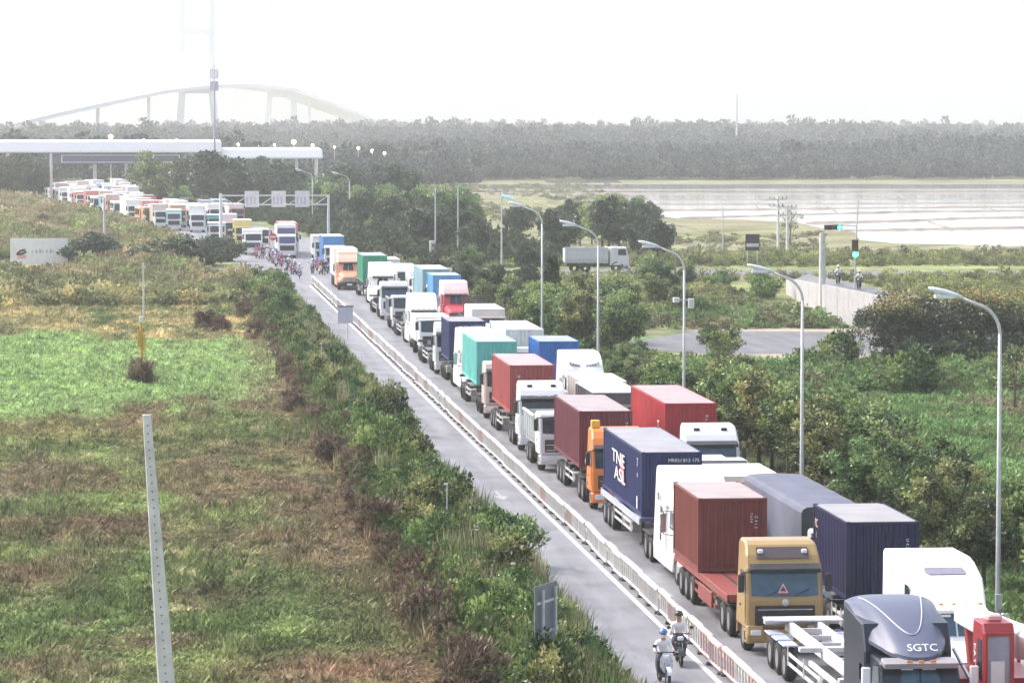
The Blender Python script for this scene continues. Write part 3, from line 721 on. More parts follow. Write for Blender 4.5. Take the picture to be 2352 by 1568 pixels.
def conventional(root, m, fair=None, roof=3.95, L=6.1, trim=TRIM, near=True, bumper=None, dome=False, glass=GLASS, roofwin=False, marker=True, lower=None, tap=.11, sw=1.21, ytap=.10, ctap=.06):
    """long-nosed tractor: bumper at y=0, cab from 2.0, sleeper back at L"""
    fair = fair or m
    def ring(y, w, z0, z1, c):
        h = w / 2; return [(-h + c * .4, y, z0), (h - c * .4, y, z0), (h, y, z0 + c * .4), (h, y, z1 - c), (h - c, y, z1), (-h + c, y, z1), (-h, y, z1 - c), (-h, y, z0 + c * .4)]
    b = MB(); b.loft([ring(.02, 1.35, .85, 1.36, .12), ring(.18, 1.6, .72, 1.5, .16), ring(.7, 1.78, .72, 1.62, .2), ring(1.4, 1.95, .75, 1.74, .22), ring(2.15, 2.12, .8, 1.86, .2)]); b.build('hood', m, root)
    gr = MB(); gr.bbox(-.5, .5, -.02, .06, .82, 1.32, .03); g_ = gr.build('grille', CHROME, root)
    if near:
        for k in range(5):
            sl = MB(); sl.box(-.46, .46, -.035, -.021, .88 + k * .085, .91 + k * .085); sl.build('slat', TRIM, g_)
    bm = MB(); bm.prism([(-.12, .42), (-.14, .75), (.25, .78), (.3, .42)], -1.2, 1.2, .08); bm.build('bumper', bumper or CHROME, root)
    p = MB(); p.box(-.26, .26, -.165, -.145, .5, .7); p.build('number_plate', PLATE, root)
    for s in (-1, 1):
        f = MB(); n = 10; R = .6
        f.loft([[(s * 1.2, 1.15 + math.cos(PI * i / n) * (R + .1), .56 + math.sin(PI * i / n) * (R + .1)), (s * 1.2, 1.15 + math.cos(PI * i / n) * R, .56 + math.sin(PI * i / n) * R),
                 (s * .72, 1.15 + math.cos(PI * i / n) * R, .56 + math.sin(PI * i / n) * R), (s * .72, 1.15 + math.cos(PI * i / n) * (R + .22), .56 + math.sin(PI * i / n) * (R + .22))] for i in range(n + 1)]); f.build('fender', m, root)
        hl = MB(); hl.bbox(min(s * .68, s * 1.08), max(s * .68, s * 1.08), .1, .34, .84, 1.14, .05); hl.build('headlight', LAMPG, root)
    # cab
    c = MB(); c.prism([(2.0, .85), (2.02, 1.84), (2.12, 1.9), (2.52, 2.66), (2.66, 2.72), (3.95, 2.74), (3.95, .85)], -1.12, 1.12, .06, 0, lambda z: 1 - ctap * max(0, z - 1.8)); c.build('cab', m, root)
    for s in (-1, 1):
        g = MB(); z0, z1 = 1.95, 2.6
        q = [(s * .03, 2.11 + (z0 - 1.9) * .526 - .012, z0), (s * .94, 2.16 + (z0 - 1.9) * .526 - .012, z0 + .02), (s * .9, 2.16 + (z1 - 1.9) * .526 - .012, z1), (s * .03, 2.11 + (z1 - 1.9) * .526 - .012, z1)]
        g.loft([q, [(a_, b_ + .06, c_) for a_, b_, c_ in q]]); g.build('windscreen', glass, root)
        X = s * 1.125
        d = MB(); d.box(min(X - s * .02, X + s * .012), max(X - s * .02, X + s * .012), 2.25, 3.4, .95, 1.85); dr = d.build('door', m, root)
        if near:
            h_ = MB(); h_.box(min(X + s * .012, X + s * .04), max(X + s * .012, X + s * .04), 3.15, 3.32, 1.45, 1.52); h_.build('handle', CHROME, dr)
        d = MB(); X2 = s * 1.085
        q = [(X2, 2.35, 1.92), (X2, 3.35, 1.92), (X2 - s * .03, 3.35, 2.55), (X2 - s * .03, 2.62, 2.55)]
        d.loft([[(a_ + s * .035, b_, c_) for a_, b_, c_ in q], [(a_ - s * .05, b_, c_) for a_, b_, c_ in q]]); d.build('side_window', GLASS, root)
        mr = MB(); mr.bbox(min(s * 1.36, s * 1.6), max(s * 1.36, s * 1.6), 2.28, 2.42, 1.85, 2.6, .03); o = mr.build('mirror', CHROME if not dome else LAMPG, root)
        ma = MB(); ma.path([(s * 1.08, 2.55, 2.62), (s * 1.48, 2.35, 2.66), (s * 1.48, 2.35, 1.8), (s * 1.12, 2.3, 1.75)], .022, 5); ma.build('mirror_arm', trim, o)
        # side skirt, tank, step
        sk = MB(); sk.bbox(min(s * 1.02, s * 1.22), max(s * 1.02, s * 1.22), 2.05, L - .15, .38, .95, .04); sk.build('side_skirt', lower or m, root)
        tk = MB(); tk.tube((s * .85, 2.3, .66), (s * .85, 4.0, .66), .28, .28, 12); tk.build('fuel_tank', CHROME, root)
        ex = MB(); ex.path([(s * 1.12, 4.02, .9), (s * 1.12, 4.02, 2.7)], .06, 8)
        if dome: ex.build('exhaust_stack', CHROME, root)
        wn_ = MB(); wn_.bbox(min(s * 1.20, s * 1.215), max(s * 1.20, s * 1.215), 4.25, 4.65, 1.95, 2.4, .004); wn_.build('sleeper_window', GLASS, root)
    if not dome:
        tp = lambda z: 1 - tap * max(0, z - 2.75) / 1.2
        ys = max(3.6, L - 2.3)
        prof = [(2.56, 2.70), (2.58, 2.78), (2.86, 3.12), (3.3, 3.52), (ys - .6, roof - .1), (ys, roof), (L - .1, roof), (L, roof - .08), (L, .8), (3.93, .8), (3.93, 2.72)]
        f = MB(); f.prism(prof, -sw, sw, .05, 0, tp); f.v = [(x * (1 - ytap * max(0, min(1, (4.6 - y) / 2)) * (z > 2.6)), y, z) for x, y, z in f.v]; fo = f.build('sleeper', fair, root)
        if roofwin:
            # smoked window set in the sloping front of the roof
            a = Vector((0, 3.3, 3.52)); b_ = Vector((0, ys - .6, roof - .1)); e = (b_ - a); nn = Vector((0, -e.z, e.y)).normalized()
            q = MB()
            def at(t, x): pp = a + e * t + nn * .03; return (x, pp.y, pp.z)
            ring_ = [at(.30, -.62), at(.22, -.55), at(.22, .55), at(.30, .62), at(.55, .60), at(.62, .55), at(.62, -.55), at(.55, -.60)]
            q.loft([ring_, [(x, y + .05, z - .05) for x, y, z in ring_]]); q.build('roof_window', mat('smoked_lilac', (.20, .19, .25), .25), root)
            for s in (-1, 1):
                w_ = MB(); X = s * (sw - .035)
                w_.bbox(min(X, X + s * .02), max(X, X + s * .02), 4.0, 4.45, 2.85, 3.25, .004); w_.build('sleeper_window', GLASS, root)
        vis = MB(); vis.prism([(2.28, 2.62), (2.26, 2.72), (2.62, 2.80), (2.62, 2.70)], -1.05 + ytap * .7, 1.05 - ytap * .7, .02); vis.build('sun_visor', fair if roofwin else trim, root)
        if marker:
            for k in range(5):
                q = MB(); q.bbox(-.8 + k * .4 - .06, -.8 + k * .4 + .06, 2.62, 2.7, 2.80, 2.87, .01); q.build('marker_light', AMBER, root)
    return root

def tractor_rear(root, y0, y1, near=True):
    b = MB(); b.box(-.45, -.35, y0, y1, .72, .95); b.box(.35, .45, y0, y1, .72, .95); b.box(-.35, .35, y1 - .2, y1 - .05, .74, .93); b.build('tractor_frame', CHAS, root)
    q = MB(); q.bbox(-.5, .5, y1 - 1.9, y1 - .8, .952, 1.08, .03); q.build('fifth_wheel', CHAS, root)
    wheels(root, (y1 - 1.9, y1 - .6), near=near)
    for s in (-1, 1):
        f = MB(); f.bbox(min(s * .72, s * 1.2), max(s * .72, s * 1.2), y1 - 2.4, y1 - .05, 1.10, 1.14, .01); f.build('mudguard', CHAS, root)

def trailer(root, y0, y1, kind='skeletal', m=CHAS, near=True, axles=3, deckm=None):
    b = MB(); b.box(-.52, -.38, y0 + .3, y1 - .1, 1.12, 1.46); b.box(.38, .52, y0 + .3, y1 - .1, 1.12, 1.46)
    b.build('main_rails', m, root)
    if kind == 'skeletal':
        for k, y in enumerate((y0, (y0 + y1) / 2 - .15, y1 - .32)):
            c = MB(); c.bbox(-1.2, 1.2, y, y + .3, 1.32, 1.475, .02); c.build('bolster', m, root)
        n = max(3, int((y1 - y0) / 1.6))
        for k in range(1, n):
            c = MB(); y = y0 + (y1 - y0) * k / n; c.box(-.38, .38, y, y + .1, 1.2, 1.36); c.build('cross_member', m, root)
    else:
        d = MB()
        for s in (-1, 1):
            e = MB(); e.bbox(min(s * 1.16, s * 1.25), max(s * 1.16, s * 1.25), y0, y1, 1.2, 1.462, .015); e.build('side_rail', deckm or m, root)
        n = int((y1 - y0) / .32)
        pm = MB(); st = (y1 - y0) / n; pm.box(-1.155, 1.155, .006, st - .006, 1.40, 1.455); pme = pm.mesh('deck_plank', deckm or m)
        for k in range(n): link('deck_plank', pme, root, (0, y0 + k * st, 0))
        e = MB(); e.box(-1.155, 1.155, y0 - .05, y0 - .002, 1.2, 1.46); e.box(-1.155, 1.155, y1 + .002, y1 + .05, 1.2, 1.46); e.build('end_beam', deckm or m, root)
    ax = [y1 - .9 - 1.3 * k for k in range(axles)]
    wheels(root, ax, .98, .52, .36, near)
    for s in (-1, 1):
        lg = MB(); lg.box(s * .75 - .06, s * .75 + .06, y0 + 2.4, y0 + 2.52, .2, 1.2); lg.bbox(s * .75 - .14, s * .75 + .14, y0 + 2.32, y0 + 2.6, .16, .22, .01); lg.build('landing_leg', CHAS, root)
        if (y1 - y0) > 7.5:
            sg = MB(); ya, yb = y0 + 2.9, min(ax) - .75
            for z in (.62, .92): sg.box(s * 1.14 - .02, s * 1.14 + .02, ya, yb, z, z + .10)
            for yy in (ya + .1, (ya + yb) / 2, yb - .15): sg.box(s * 1.14 - .05, s * 1.14 - .021, yy, yy + .06, .62, 1.2)
            sg.build('side_guard', mat('guard_white', (.55, .55, .57), .5, dirt=.4) if kind == 'skeletal' else (deckm or m), root)
    tb = MB(); tb.bbox(-1.1, -.7, y0 + 3.2, y0 + 4.0, .55, 1.0, .03); tb.build('tool_box', mat('toolbox', (.38, .38, .34), .5, dirt=.4), root)
    rbm = MB(); rbm.box(-1.15, 1.15, y1 - .08, y1 - .02, .55, .7); rbm.build('rear_bumper', m, root)

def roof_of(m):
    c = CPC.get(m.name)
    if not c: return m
    f = tuple(x * .42 + y * .58 for x, y in zip(c, (.62, .59, .58)))  # wall colour paled: dust and fading, plus sky light on the top painted in
    return mat('dusty_skylit_roof_' + m.name, f, .30, 0, .16, .7, 0, .6, .35, tuple(x * .6 for x in f))
_corr = {}
def corr(L, H, p=.28, d=.036):       # trapezoid profile along 0..L, in plane (t, depth, z)
    n = max(3, round(L / p)); p = L / n; pts = []
    for k in range(n):
        a = k * p; pts += [(a, 0), (a + p * .25, 0), (a + p * .38, -d), (a + p * .87, -d)]
    pts.append((L, 0)); return pts
def container(x, y0, L, m, label, H=2.6, zb=1.48, group=None, texts=(), near=True, name='shipping_container', rz=0):
    Wd = 2.44; hw = Wd / 2
    r = thing(name, label, 'container', (x, y0, zb), rz, group)
    c = .12
    pc = corr(L - 2 * c, H); 
    for s in (-1, 1):
        b = MB(); X = s * (hw - .025)
        vs = [(X + s * d_, c + t, .16) for t, d_ in pc] + [(X + s * d_, c + t, H - .1) for t, d_ in pc]
        n = len(pc); fs = [(i, i + 1, n + i + 1, n + i) if s < 0 else (i + 1, i, n + i, n + i + 1) for i in range(n - 1)]
        b.add(vs, fs); b.build('side_panel', m, r)
    pf = corr(Wd - 2 * c, H, .24, .045)
    b = MB(); n = len(pf); b.add([(-hw + c + t, .025 - d_, .16) for t, d_ in pf] + [(-hw + c + t, .025 - d_, H - .1) for t, d_ in pf], [(i, i + 1, n + i + 1, n + i) for i in range(n - 1)]); b.build('front_wall', m, r)
    for s in (-1, 1):
        d = MB(); d.box(min(s * .01, s * (hw - .1)), max(s * .01, s * (hw - .1)), L - .06, L - .02, .16, H - .12); do = d.build('door', m, r)
        for q in (.3, .8):
            lk = MB(); lk.path([(s * q, L, .1), (s * q, L, H - .1)], .02, 5); lk.build('lock_rod', GALV, do)
    pr = corr(L - .24, H, .36, .02)
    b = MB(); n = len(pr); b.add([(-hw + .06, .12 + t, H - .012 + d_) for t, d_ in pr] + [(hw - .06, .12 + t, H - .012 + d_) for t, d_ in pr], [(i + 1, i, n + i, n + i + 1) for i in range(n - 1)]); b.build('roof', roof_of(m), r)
    fl = MB(); fl.box(-hw + .05, hw - .05, .05, L - .07, .03, .12); fl.build('floor', CHAS, r)
    for sx in (-1, 1):
        for yy in (0, L - c):
            p = MB(); p.box(min(sx * (hw - c), sx * hw), max(sx * (hw - c), sx * hw), yy, yy + c, .12, H - .12); p.build('corner_post', m, r)
            for z in (0, H - .12):
                k = MB(); k.bbox(min(sx * (hw - .16), sx * (hw + .005)), max(sx * (hw - .16), sx * (hw + .005)), yy - (.005 if yy == 0 else .04), yy + c + (.04 if yy == 0 else .005), z, z + .12, .012); k.build('corner_casting', m, r)
        for z in (.02, H - .1):
            k = MB(); k.box(min(sx * (hw - .06), sx * hw), max(sx * (hw - .06), sx * hw), c, L - c, z, z + (.14 if z < 1 else .08)); k.build('rail', m, r)
    for z in (.02, H - .1):
        k = MB(); k.box(-hw + c, hw - c, 0, .06, z, z + (.14 if z < 1 else .08)); k.box(-hw + c, hw - c, L - .06, L, z, z + (.14 if z < 1 else .08)); k.build('end_beam', m, r)
    for t in texts: lettering(t[0], t[1], r, t[2], t[3], t[4] if len(t) > 4 else LETW, t[5] if len(t) > 5 else 0, 0, t[6] if len(t) > 6 else 1.)
    return r

P_GOLD = paint('gold', (.37, .245, .10), .28, .2)
P_ORANGE = paint('orange', (.72, .22, .05)); P_RED = paint('red', (.29, .026, .032)); P_SLATE = paint('slate', (.095, .105, .165), .3, .2)
P_DARK = paint('dark_blue_grey', (.018, .024, .038), .3, .2); P_GREY = paint('grey', (.34, .34, .38)); P_LGREY = paint('light_grey', (.58, .60, .60), .35, .3)
P_BEIGE = paint('beige', (.60, .50, .44)); P_TEAL = paint('teal', (.10, .33, .34)); P_YEL = paint('yellow', (.68, .58, .26)); P_BLUE = paint('blue', (.07, .25, .55)); P_GREEN = paint('green', (.04, .26, .14))
C_BROWN = cpaint('brown', (.185, .042, .036)); C_NAVY = cpaint('navy', (.010, .019, .105), .15); C_NAVY2 = cpaint('deep_navy', (.007, .009, .060), .12); C_MAROON = cpaint('maroon', (.135, .024, .042), .3); C_RED = cpaint('faded_red', (.36, .070, .070), .45)
C_RED2 = cpaint('bright_red', (.42, .030, .040), .35); C_TEAL = cpaint('teal', (.13, .48, .44), .3); C_BLUE = cpaint('blue', (.03, .16, .48), .3); C_WHITE = cpaint('white', (.74, .73, .74), .25); C_GREEN = cpaint('green', (.04, .30, .18), .3); C_TBLUE = cpaint('pale_teal', (.28, .46, .52), .3)
TR_WHITE = mat('trailer_white', (.58, .58, .61), .45, dirt=.6)
TR_RED = mat('trailer_red', (.25, .058, .048), .5, 0, .15, 1.5, dirt=.5)
TR_NAVY = mat('trailer_navy', (.05, .055, .12), .5, dirt=.4)

# --- 1. dark long-nosed tractor with slate dome, empty skeletal trailer
r = thing('container_truck', 'dark long-nosed tractor with slate roof dome lettered SGTC and empty skeletal trailer', 'truck', (20.75, 94.9, 0))
conventional(r, P_DARK, P_SLATE, L=6.9, dome=True, bumper=P_DARK, glass=GLASSB)
sb = MB(); sb.prism([(3.93, .8), (3.93, 2.78), (4.3, 3.5), (6.78, 3.72), (6.9, 3.66), (6.9, .8)], -1.215, 1.215, .05); sb.build('sleeper', P_DARK, r)
# dome: shell sweeping from the tall rear edge to a curved lip over the windscreen
def dome(root, m):
    ns, nt = 24, 20; vs = []; fs = []
    for j in range(nt + 1):
        t = j / nt
        for i in range(ns + 1):
            s = -1 + 2 * i / ns
            yl = 2.35 + 2.1 * abs(s) ** 2.6                    # lip is rounded in plan
            y = 6.92 + (yl - 6.92) * t
            zt = 3.97 - .18 * abs(s) ** 4                      # rear edge
            zl = 2.84 + .30 * abs(s) ** 2.2
            bul = math.sin(PI * min(1, t * 1.0)) * .16
            f = t ** 1.55
            z = zt + (zl - zt) * f + bul * (1 - .5 * s * s)
            z -= .05 * math.exp(-((abs(s) - .62 - .25 * (1 - t)) / .07) ** 2) * (t > .05)   # pressed crease
            x = s * (1.215 - .06 * t)
            vs.append((x, y, z))
    w = ns + 1
    for j in range(nt):
        for i in range(ns): fs.append((j * w + i, (j + 1) * w + i, (j + 1) * w + i + 1, j * w + i + 1))
    b = MB(); b.add(vs, fs)
    lip = [(x, y, z - .10) for x, y, z in vs[nt * w:]]
    b.add(vs[nt * w:] + lip, [(i, w + i, w + i + 1, i + 1) for i in range(ns)])
    for i in (0, ns):                                          # close the sides down to the sleeper
        side = [vs[j * w + i] for j in range(nt + 1)]; lo = [(x, y, min(z, 2.74)) for x, y, z in side]
        q = [(j, j + 1, nt + 2 + j, nt + 1 + j) for j in range(nt)]
        b.add(side + lo, [tuple(reversed(f)) if i else f for f in q])
    o = b.build('roof_dome', m, root, smooth=True)
    rib = []
    for k in range(25):                                        # raised U-shaped rib
        s = -.72 + 1.44 * k / 24; t = .12 + .66 * (1 - (abs(s) / .72) ** 2.0)
        i = (s + 1) / 2 * ns; j = t * nt; a = vs[int(j) * w + int(i)]; c_ = vs[min(nt, int(j) + 1) * w + int(i)]; e = vs[int(j) * w + min(ns, int(i) + 1)]
        f1, f2 = j - int(j), i - int(i)
        rib.append(tuple(a[q] + (c_[q] - a[q]) * f1 + (e[q] - a[q]) * f2 + (.012 if q == 2 else 0) for q in range(3)))
    q = MB(); q.path(rib, .022, 6); q.build('rib', paint('slate_light', (.42, .43, .52), .3, .1), o, smooth=True)
    lettering('SGTC', .34, o, (.12, 2.62, 3.06), 'front', LETW, 0, .80)
    return o
dome(r, P_SLATE)
v = MB(); v.prism([(2.18, 2.56), (2.15, 2.7), (2.62, 2.80), (2.62, 2.68)], -1.02, 1.02, .03); vo = v.build('sun_visor', paint('visor_grey', (.30, .28, .30), .35), r)
for k in (-.32, 0, .32):
    q = MB(); q.bbox(k - .08, k + .08, 2.14, 2.2, 2.73, 2.79, .01); q.build('marker_light', AMBER, vo)
for s, w_ in ((-.35, .16), (.25, .18)):
    q = MB(); q.box(s - w_, s + w_, 2.37, 2.385, 2.50, 2.56); q.build('sticker', LETW, r)
tractor_rear(r, 3.5, 8.6); wheels(r, (1.15,), 1.0)
trailer(r, 7.6, 20.5, 'skeletal', TR_WHITE, True)
ry = 17.8
q = MB(); q.bbox(-1.22, 1.22, 19.6, 20.52, 1.478, 1.54, .015); q.build('rear_plate', TR_WHITE, r)
for s in (-1, 1):
    q = MB(); q.box(min(s * 1.1, s * 1.2), max(s * 1.1, s * 1.2), 8.2, 12.5, 1.15, 1.3); q.build('outer_rail', TR_WHITE, r)
    for yy in (17.2, 18.5, 19.75):
        q = MB(); q.bbox(s * .98 - .24, s * .98 + .24, yy - .55, yy + .45, 1.10, 1.16, .02); q.build('mudguard', mat('mudguard_lilac', (.40, .42, .55), .4), r)

# --- 2. gold cab-over on a red flatbed with a brown container at the back
r = thing('flatbed_truck', 'gold cab-over truck pulling a faded red flatbed trailer', 'truck', (20.6, 117.4, 0))
cabover(r, P_GOLD, 3.62, 2.5, TRIM, P_GOLD, GLASSB, lamps_roof=0)
# roof light box: dark glazed strip with lamps at the ends
q = MB(); a, b_ = (.45, 3.10), (.74, 3.44)
ring_ = [(-.86, a[0] - .02, a[1]), (.86, a[0] - .02, a[1]), (.84, b_[0] - .02, b_[1]), (-.84, b_[0] - .02, b_[1])]
q.loft([ring_, [(x, y + .12, z - .03) for x, y, z in ring_]]); lb = q.build('roof_light_box', mat('smoked_brown', (.10, .075, .085), .2), r)
for s in (-1, 1):
    k = MB(); k.bbox(s * .72 - .09, s * .72 + .09, .50, .66, 3.24, 3.38, .03); k.build('roof_lamp', LAMPG, lb)
q = MB(); q.add([(-.24, -.0 + .1, 2.02), (.12, .1, 2.02), (-.06, .16, 2.34), (-.16, .105, 2.08), (.04, .105, 2.08), (-.06, .145, 2.25)], [(0, 1, 4, 3), (1, 2, 5, 4), (2, 0, 3, 5)]); 
q.v = [(x, y - .105, z) for x, y, z in q.v]; q.build('warning_triangle', mat('triangle_pink', (.75, .35, .32), .5), r)
q = MB(); q.disc((0, -.05, 1.72), .12, 1, 14, .04); q.build('badge', CHROME, r)
q = MB(); q.prism([(-.05, 1.0), (-.06, 1.38), (.1, 1.42), (.1, 1.0)], -.98, .98, .03); q.build('grille_opening', TRIM, r)
for s in (-1, 1):
    q = MB(); q.prism([(-.16, .5), (-.2, .7), (-.12, .98), (.3, 1.0), (.35, .5)], min(s * .72, s * 1.26), max(s * .72, s * 1.26), .05); hp = q.build('bumper_corner', P_GOLD, r)
    q = MB(); q.bbox(s * .98 - .17, s * .98 + .17, -.215, -.17, .68, .86, .02); q.build('fog_light', LAMPG, hp)
wheels(r, (1.35,), 1.0); tractor_rear(r, 2.0, 6.4)
trailer(r, 4.1, 16.3, 'flat', CHAS, True, 3, TR_RED)
q = MB(); q.bbox(-1.24, -1.16, 7.6, 10.6, .55, 1.1, .02); q.build('side_board', TR_RED, r)
container(20.5, 127.5, 6.06, C_BROWN, 'brown twenty-foot container at the back of the red flatbed trailer', texts=[('C 4 1 2', .15, (.83, -.028, 1.75), 'front', LETW, -PI / 2), ('7 6 0 8', .12, (.66, -.028, 1.9), 'front', LETW, -PI / 2)])

# --- 3. white long-nosed tractor with the lettered navy container
r = thing('container_truck', 'white long-nosed tractor with tall sleeper pulling the navy lettered container', 'truck', (20.85, 134.4, 0))
conventional(r, WHITE, WHITE, 3.95, 7.1); wheels(r, (1.15,), 1.0); tractor_rear(r, 3.5, 10.4)
for s, y, z, w_, h_ in ((-1, 4.9, 1.55, .3, .55), (-1, 4.75, 2.35, .35, .5), (-1, 5.5, 2.9, .3, .3)):
    q = MB(); q.bbox(-1.228, -1.205, y, y + w_, z - h_ / 2, z + h_ / 2, .004); q.build('sleeper_window', GLASSB, r)
trailer(r, 10.9, 23.6, 'skeletal', TR_NAVY)
q = MB(); q.box(-1.235, -1.15, 11.0, 23.4, 1.2, 1.44); q.build('side_rail', mat('rail_grey', (.42, .44, .50), .5, dirt=.3), r)
LETR = mat('lettering_red', (.55, .08, .13), .5)
nav = container(20.95, 145.6, 12.19, C_NAVY, 'navy forty-foot container with large white letters and red stripe', texts=[
    ('TNE', .78, (-1.272, 6.8, 1.72), 'left', LETW, 0, 2.8), ('ASL', .78, (-1.272, 6.3, 1.06), 'left', LETW, 0, 2.8), ('MRKU 813 175', .20, (.48, -.028, 2.26), 'front'), ('7', .5, (-1.262, .9, 2.1), 'left'), ('22', .22, (-1.262, .9, 1.6), 'left')])
q = MB(); q.add([(-1.266, 6.4, 1.9), (-1.266, 5.2, 1.9), (-1.266, 4.9, .78), (-1.266, 5.9, .78)], [(0, 1, 2, 3)]); q.build('stripe', LETR, nav)
q = MB(); q.box(-1.27, -1.262, .85, 1.1, .25, .75); q.build('placard', LETW, nav)

# --- 4. orange cab-over with the maroon container
r = thing('container_truck', 'orange cab-over truck with yellow roof light pulling the maroon container', 'truck', (20.95, 161.7, 0))
cabover(r, P_ORANGE, 3.62, 2.48); wheels(r, (1.35,), 1.0); tractor_rear(r, 2.0, 6.4); trailer(r, 4.6, 15.3)
q = MB(); q.bbox(-1.1, -.72, 1.3, 1.7, 3.62, 3.95, .03); q.build('roof_beacon', mat('beacon_yellow', (.75, .45, .06), .35), r)
q = MB(); q.bbox(-1.32, -1.24, .3, 1.9, 2.0, 2.2, .01); q.build('wind_deflector', paint('peach', (.78, .5, .38)), r)
container(20.95, 166.7, 10.3, C_MAROON, 'maroon container behind the orange cab-over truck', texts=[('T R L', .16, (.95, -.028, 1.9), 'front', LETW, -PI / 2)])

# --- 5. small light grey tipper
def tipper(x, y, label, m, bodym, L=7.6, h=2.55, rz=0, near=True, grp=None):
    r = thing('dump_truck', label, 'dump truck', (x, y, 0), rz, grp)
    cabover(r, m, 2.9, 2.35, near=near, visor=False); wheels(r, (1.35, L - 2.4, L - 1.15), .95, .5, .34, near)
    b = MB(); b.box(-.42, .42, 1.9, L - .2, .7, 1.0); b.build('frame', CHAS, r)
    w = 1.18
    b = MB(); b.loft([[(-w, 2.5, 1.5), (w, 2.5, 1.5), (w, 2.5, h), (-w, 2.5, h)], [(-w, L, 1.5), (w, L, 1.5), (w, L, h), (-w, L, h)]], 0, False)
    b.v = b.v; b.f = [f for k, f in enumerate(b.f) if k != 2]; b.m = b.m[:len(b.f)]
    b.box(-w, w, 2.42, 2.5, 1.2, h + .18); b.box(-w, w, L, L + .06, 1.3, h); b.box(-w + .1, w - .1, 2.5, L, 1.15, 1.499)
    b.build('tipper_body', bodym, r)
    for s in (-1, 1):
        for k in range(6):
            yy = 2.7 + k * (L - 3.0) / 5; q = MB(); q.box(min(s * w, s * (w + .07)), max(s * w, s * (w + .07)), yy, yy + .1, 1.3, h); q.build('body_rib', bodym, r)
        q = MB(); q.box(min(s * (w - .05), s * (w + .08)), max(s * (w - .05), s * (w + .08)), 2.5, L, h, h + .1); q.build('top_rail', bodym, r)
    q = MB(); q.box(-w + .08, w - .08, 2.6, L - .1, 1.9, 2.15); q.build('load', mat('gravel_load', (.26, .22, .18), .95, 0, .3, 8, .5), r)
    return r
tipper(20.55, 180.2, 'small pale grey dump truck squeezed behind the maroon container', WHITE2, P_LGREY)
# --- 6. white cab-over with faded red container
r = thing('container_truck', 'white cab-over with dark lettered visor pulling the faded red container', 'truck', (20.75, 191.4, 0))
cabover(r, WHITE, 3.62, 2.5, lamps_roof=2, text='HOWO', mid=True); wheels(r, (1.35,), 1.0); tractor_rear(r, 2.0, 6.6); trailer(r, 7.0, 17.4)
container(20.95, 198.7, 10.2, C_RED, 'faded red container with a white dot on its front wall', texts=[('T', .14, (.95, -.028, 1.9), 'front', LETW, -PI / 2), ('o', .3, (-.72, -.03, 2.0), 'front')])
# --- 7. teal container
r = thing('container_truck', 'pale truck mostly hidden behind the faded red container, pulling the teal one', 'truck', (20.9, 212.6, 0))
cabover(r, P_BEIGE, 3.3, 2.48, near=False); wheels(r, (1.35,), 1.0, near=False); tractor_rear(r, 2.0, 6.6, False); trailer(r, 7.4, 17.6, near=False)
container(21.1, 220.3, 9.9, C_TEAL, 'teal container in the left lane behind the faded red one', texts=[('o o o o', .3, (0, -.03, 1.9), 'front', cpaint('mint', (.3, .75, .68), .1))])
# --- 8. navy twenty-foot container, white tractor
r = thing('container_truck', 'white tall-roofed tractor between the teal and the small navy container', 'truck', (21.2, 231.0, 0))
conventional(r, WHITE, WHITE, 3.95, 7.4, near=False, bumper=WHITE); wheels(r, (1.15,), 1.0, near=False); tractor_rear(r, 3.5, 10.4, False); trailer(r, 10.8, 18.3, near=False)
container(21.3, 243, 6.06, C_NAVY, 'small navy container with white numbers along its front top edge', texts=[('HLXU 1008001', .26, (.3, -.03, 2.22), 'front')])
# --- 9. white cab-over
r = thing('container_truck', 'white cab-over truck half hidden by the small navy container', 'truck', (21.0, 250.4, 0))
cabover(r, WHITE, 3.55, 2.48); wheels(r, (1.35,), 1.0); tractor_rear(r, 2.0, 6.4, False); trailer(r, 4.4, 16.4, near=False)
# --- 10. tall white long-nosed tractor
r = thing('container_truck', 'tall white long-nosed tractor leading an empty skeletal trailer mid queue', 'truck', (21.5, 280.6, 0))
conventional(r, WHITE, WHITE, 3.95, 6.6, near=False, bumper=mat('bumper_rust', (.2, .09, .07), .6)); wheels(r, (1.15,), 1.0, near=False); tractor_rear(r, 3.5, 9.4, False); trailer(r, 8.2, 20.4, near=False)
# --- 11..13
r = thing('container_truck', 'white cab-over truck right before the green container', 'truck', (21.8, 320.8, 0))
cabover(r, WHITE, 3.3, 2.48, near=False, glass=GLASSB); wheels(r, (1.35,), 1.0, near=False); tractor_rear(r, 2.0, 6.4, False); trailer(r, 4.4, 16.4, near=False)
q = MB(); q.bbox(-.8, .9, 2.4, 4.0, 2.9, 3.2, .03); q.build('air_deflector', TRIM, r)
r = thing('container_truck', 'white long-nosed tractor pulling the green container', 'truck', (22.4, 343.2, 0))
conventional(r, WHITE, WHITE, 3.95, 7.2, near=False, bumper=TRIM); wheels(r, (1.15,), 1.0, near=False); tractor_rear(r, 3.5, 10.4, False); trailer(r, 18, 27, near=False)
container(22.7, 362.2, 9.2, C_GREEN, 'green container near the front of the junction', H=2.65)
r = thing('box_truck', 'orange long-nosed truck with a white box body near the junction', 'truck', (21.1, 378.3, 0))
conventional(r, paint('salmon', (.74, .33, .20)), paint('pale_salmon', (.80, .52, .40)), 3.9, 6.4, near=False, bumper=TRIM); wheels(r, (1.15,), 1.0, near=False); tractor_rear(r, 3.5, 9.4, False)
q = MB(); q.bbox(-1.24, 1.24, 6.8, 15.5, 1.2, 4.0, .04); q.build('box_body', WHITE, r); wheels(r, (12.2, 13.5), 1.0, near=False)

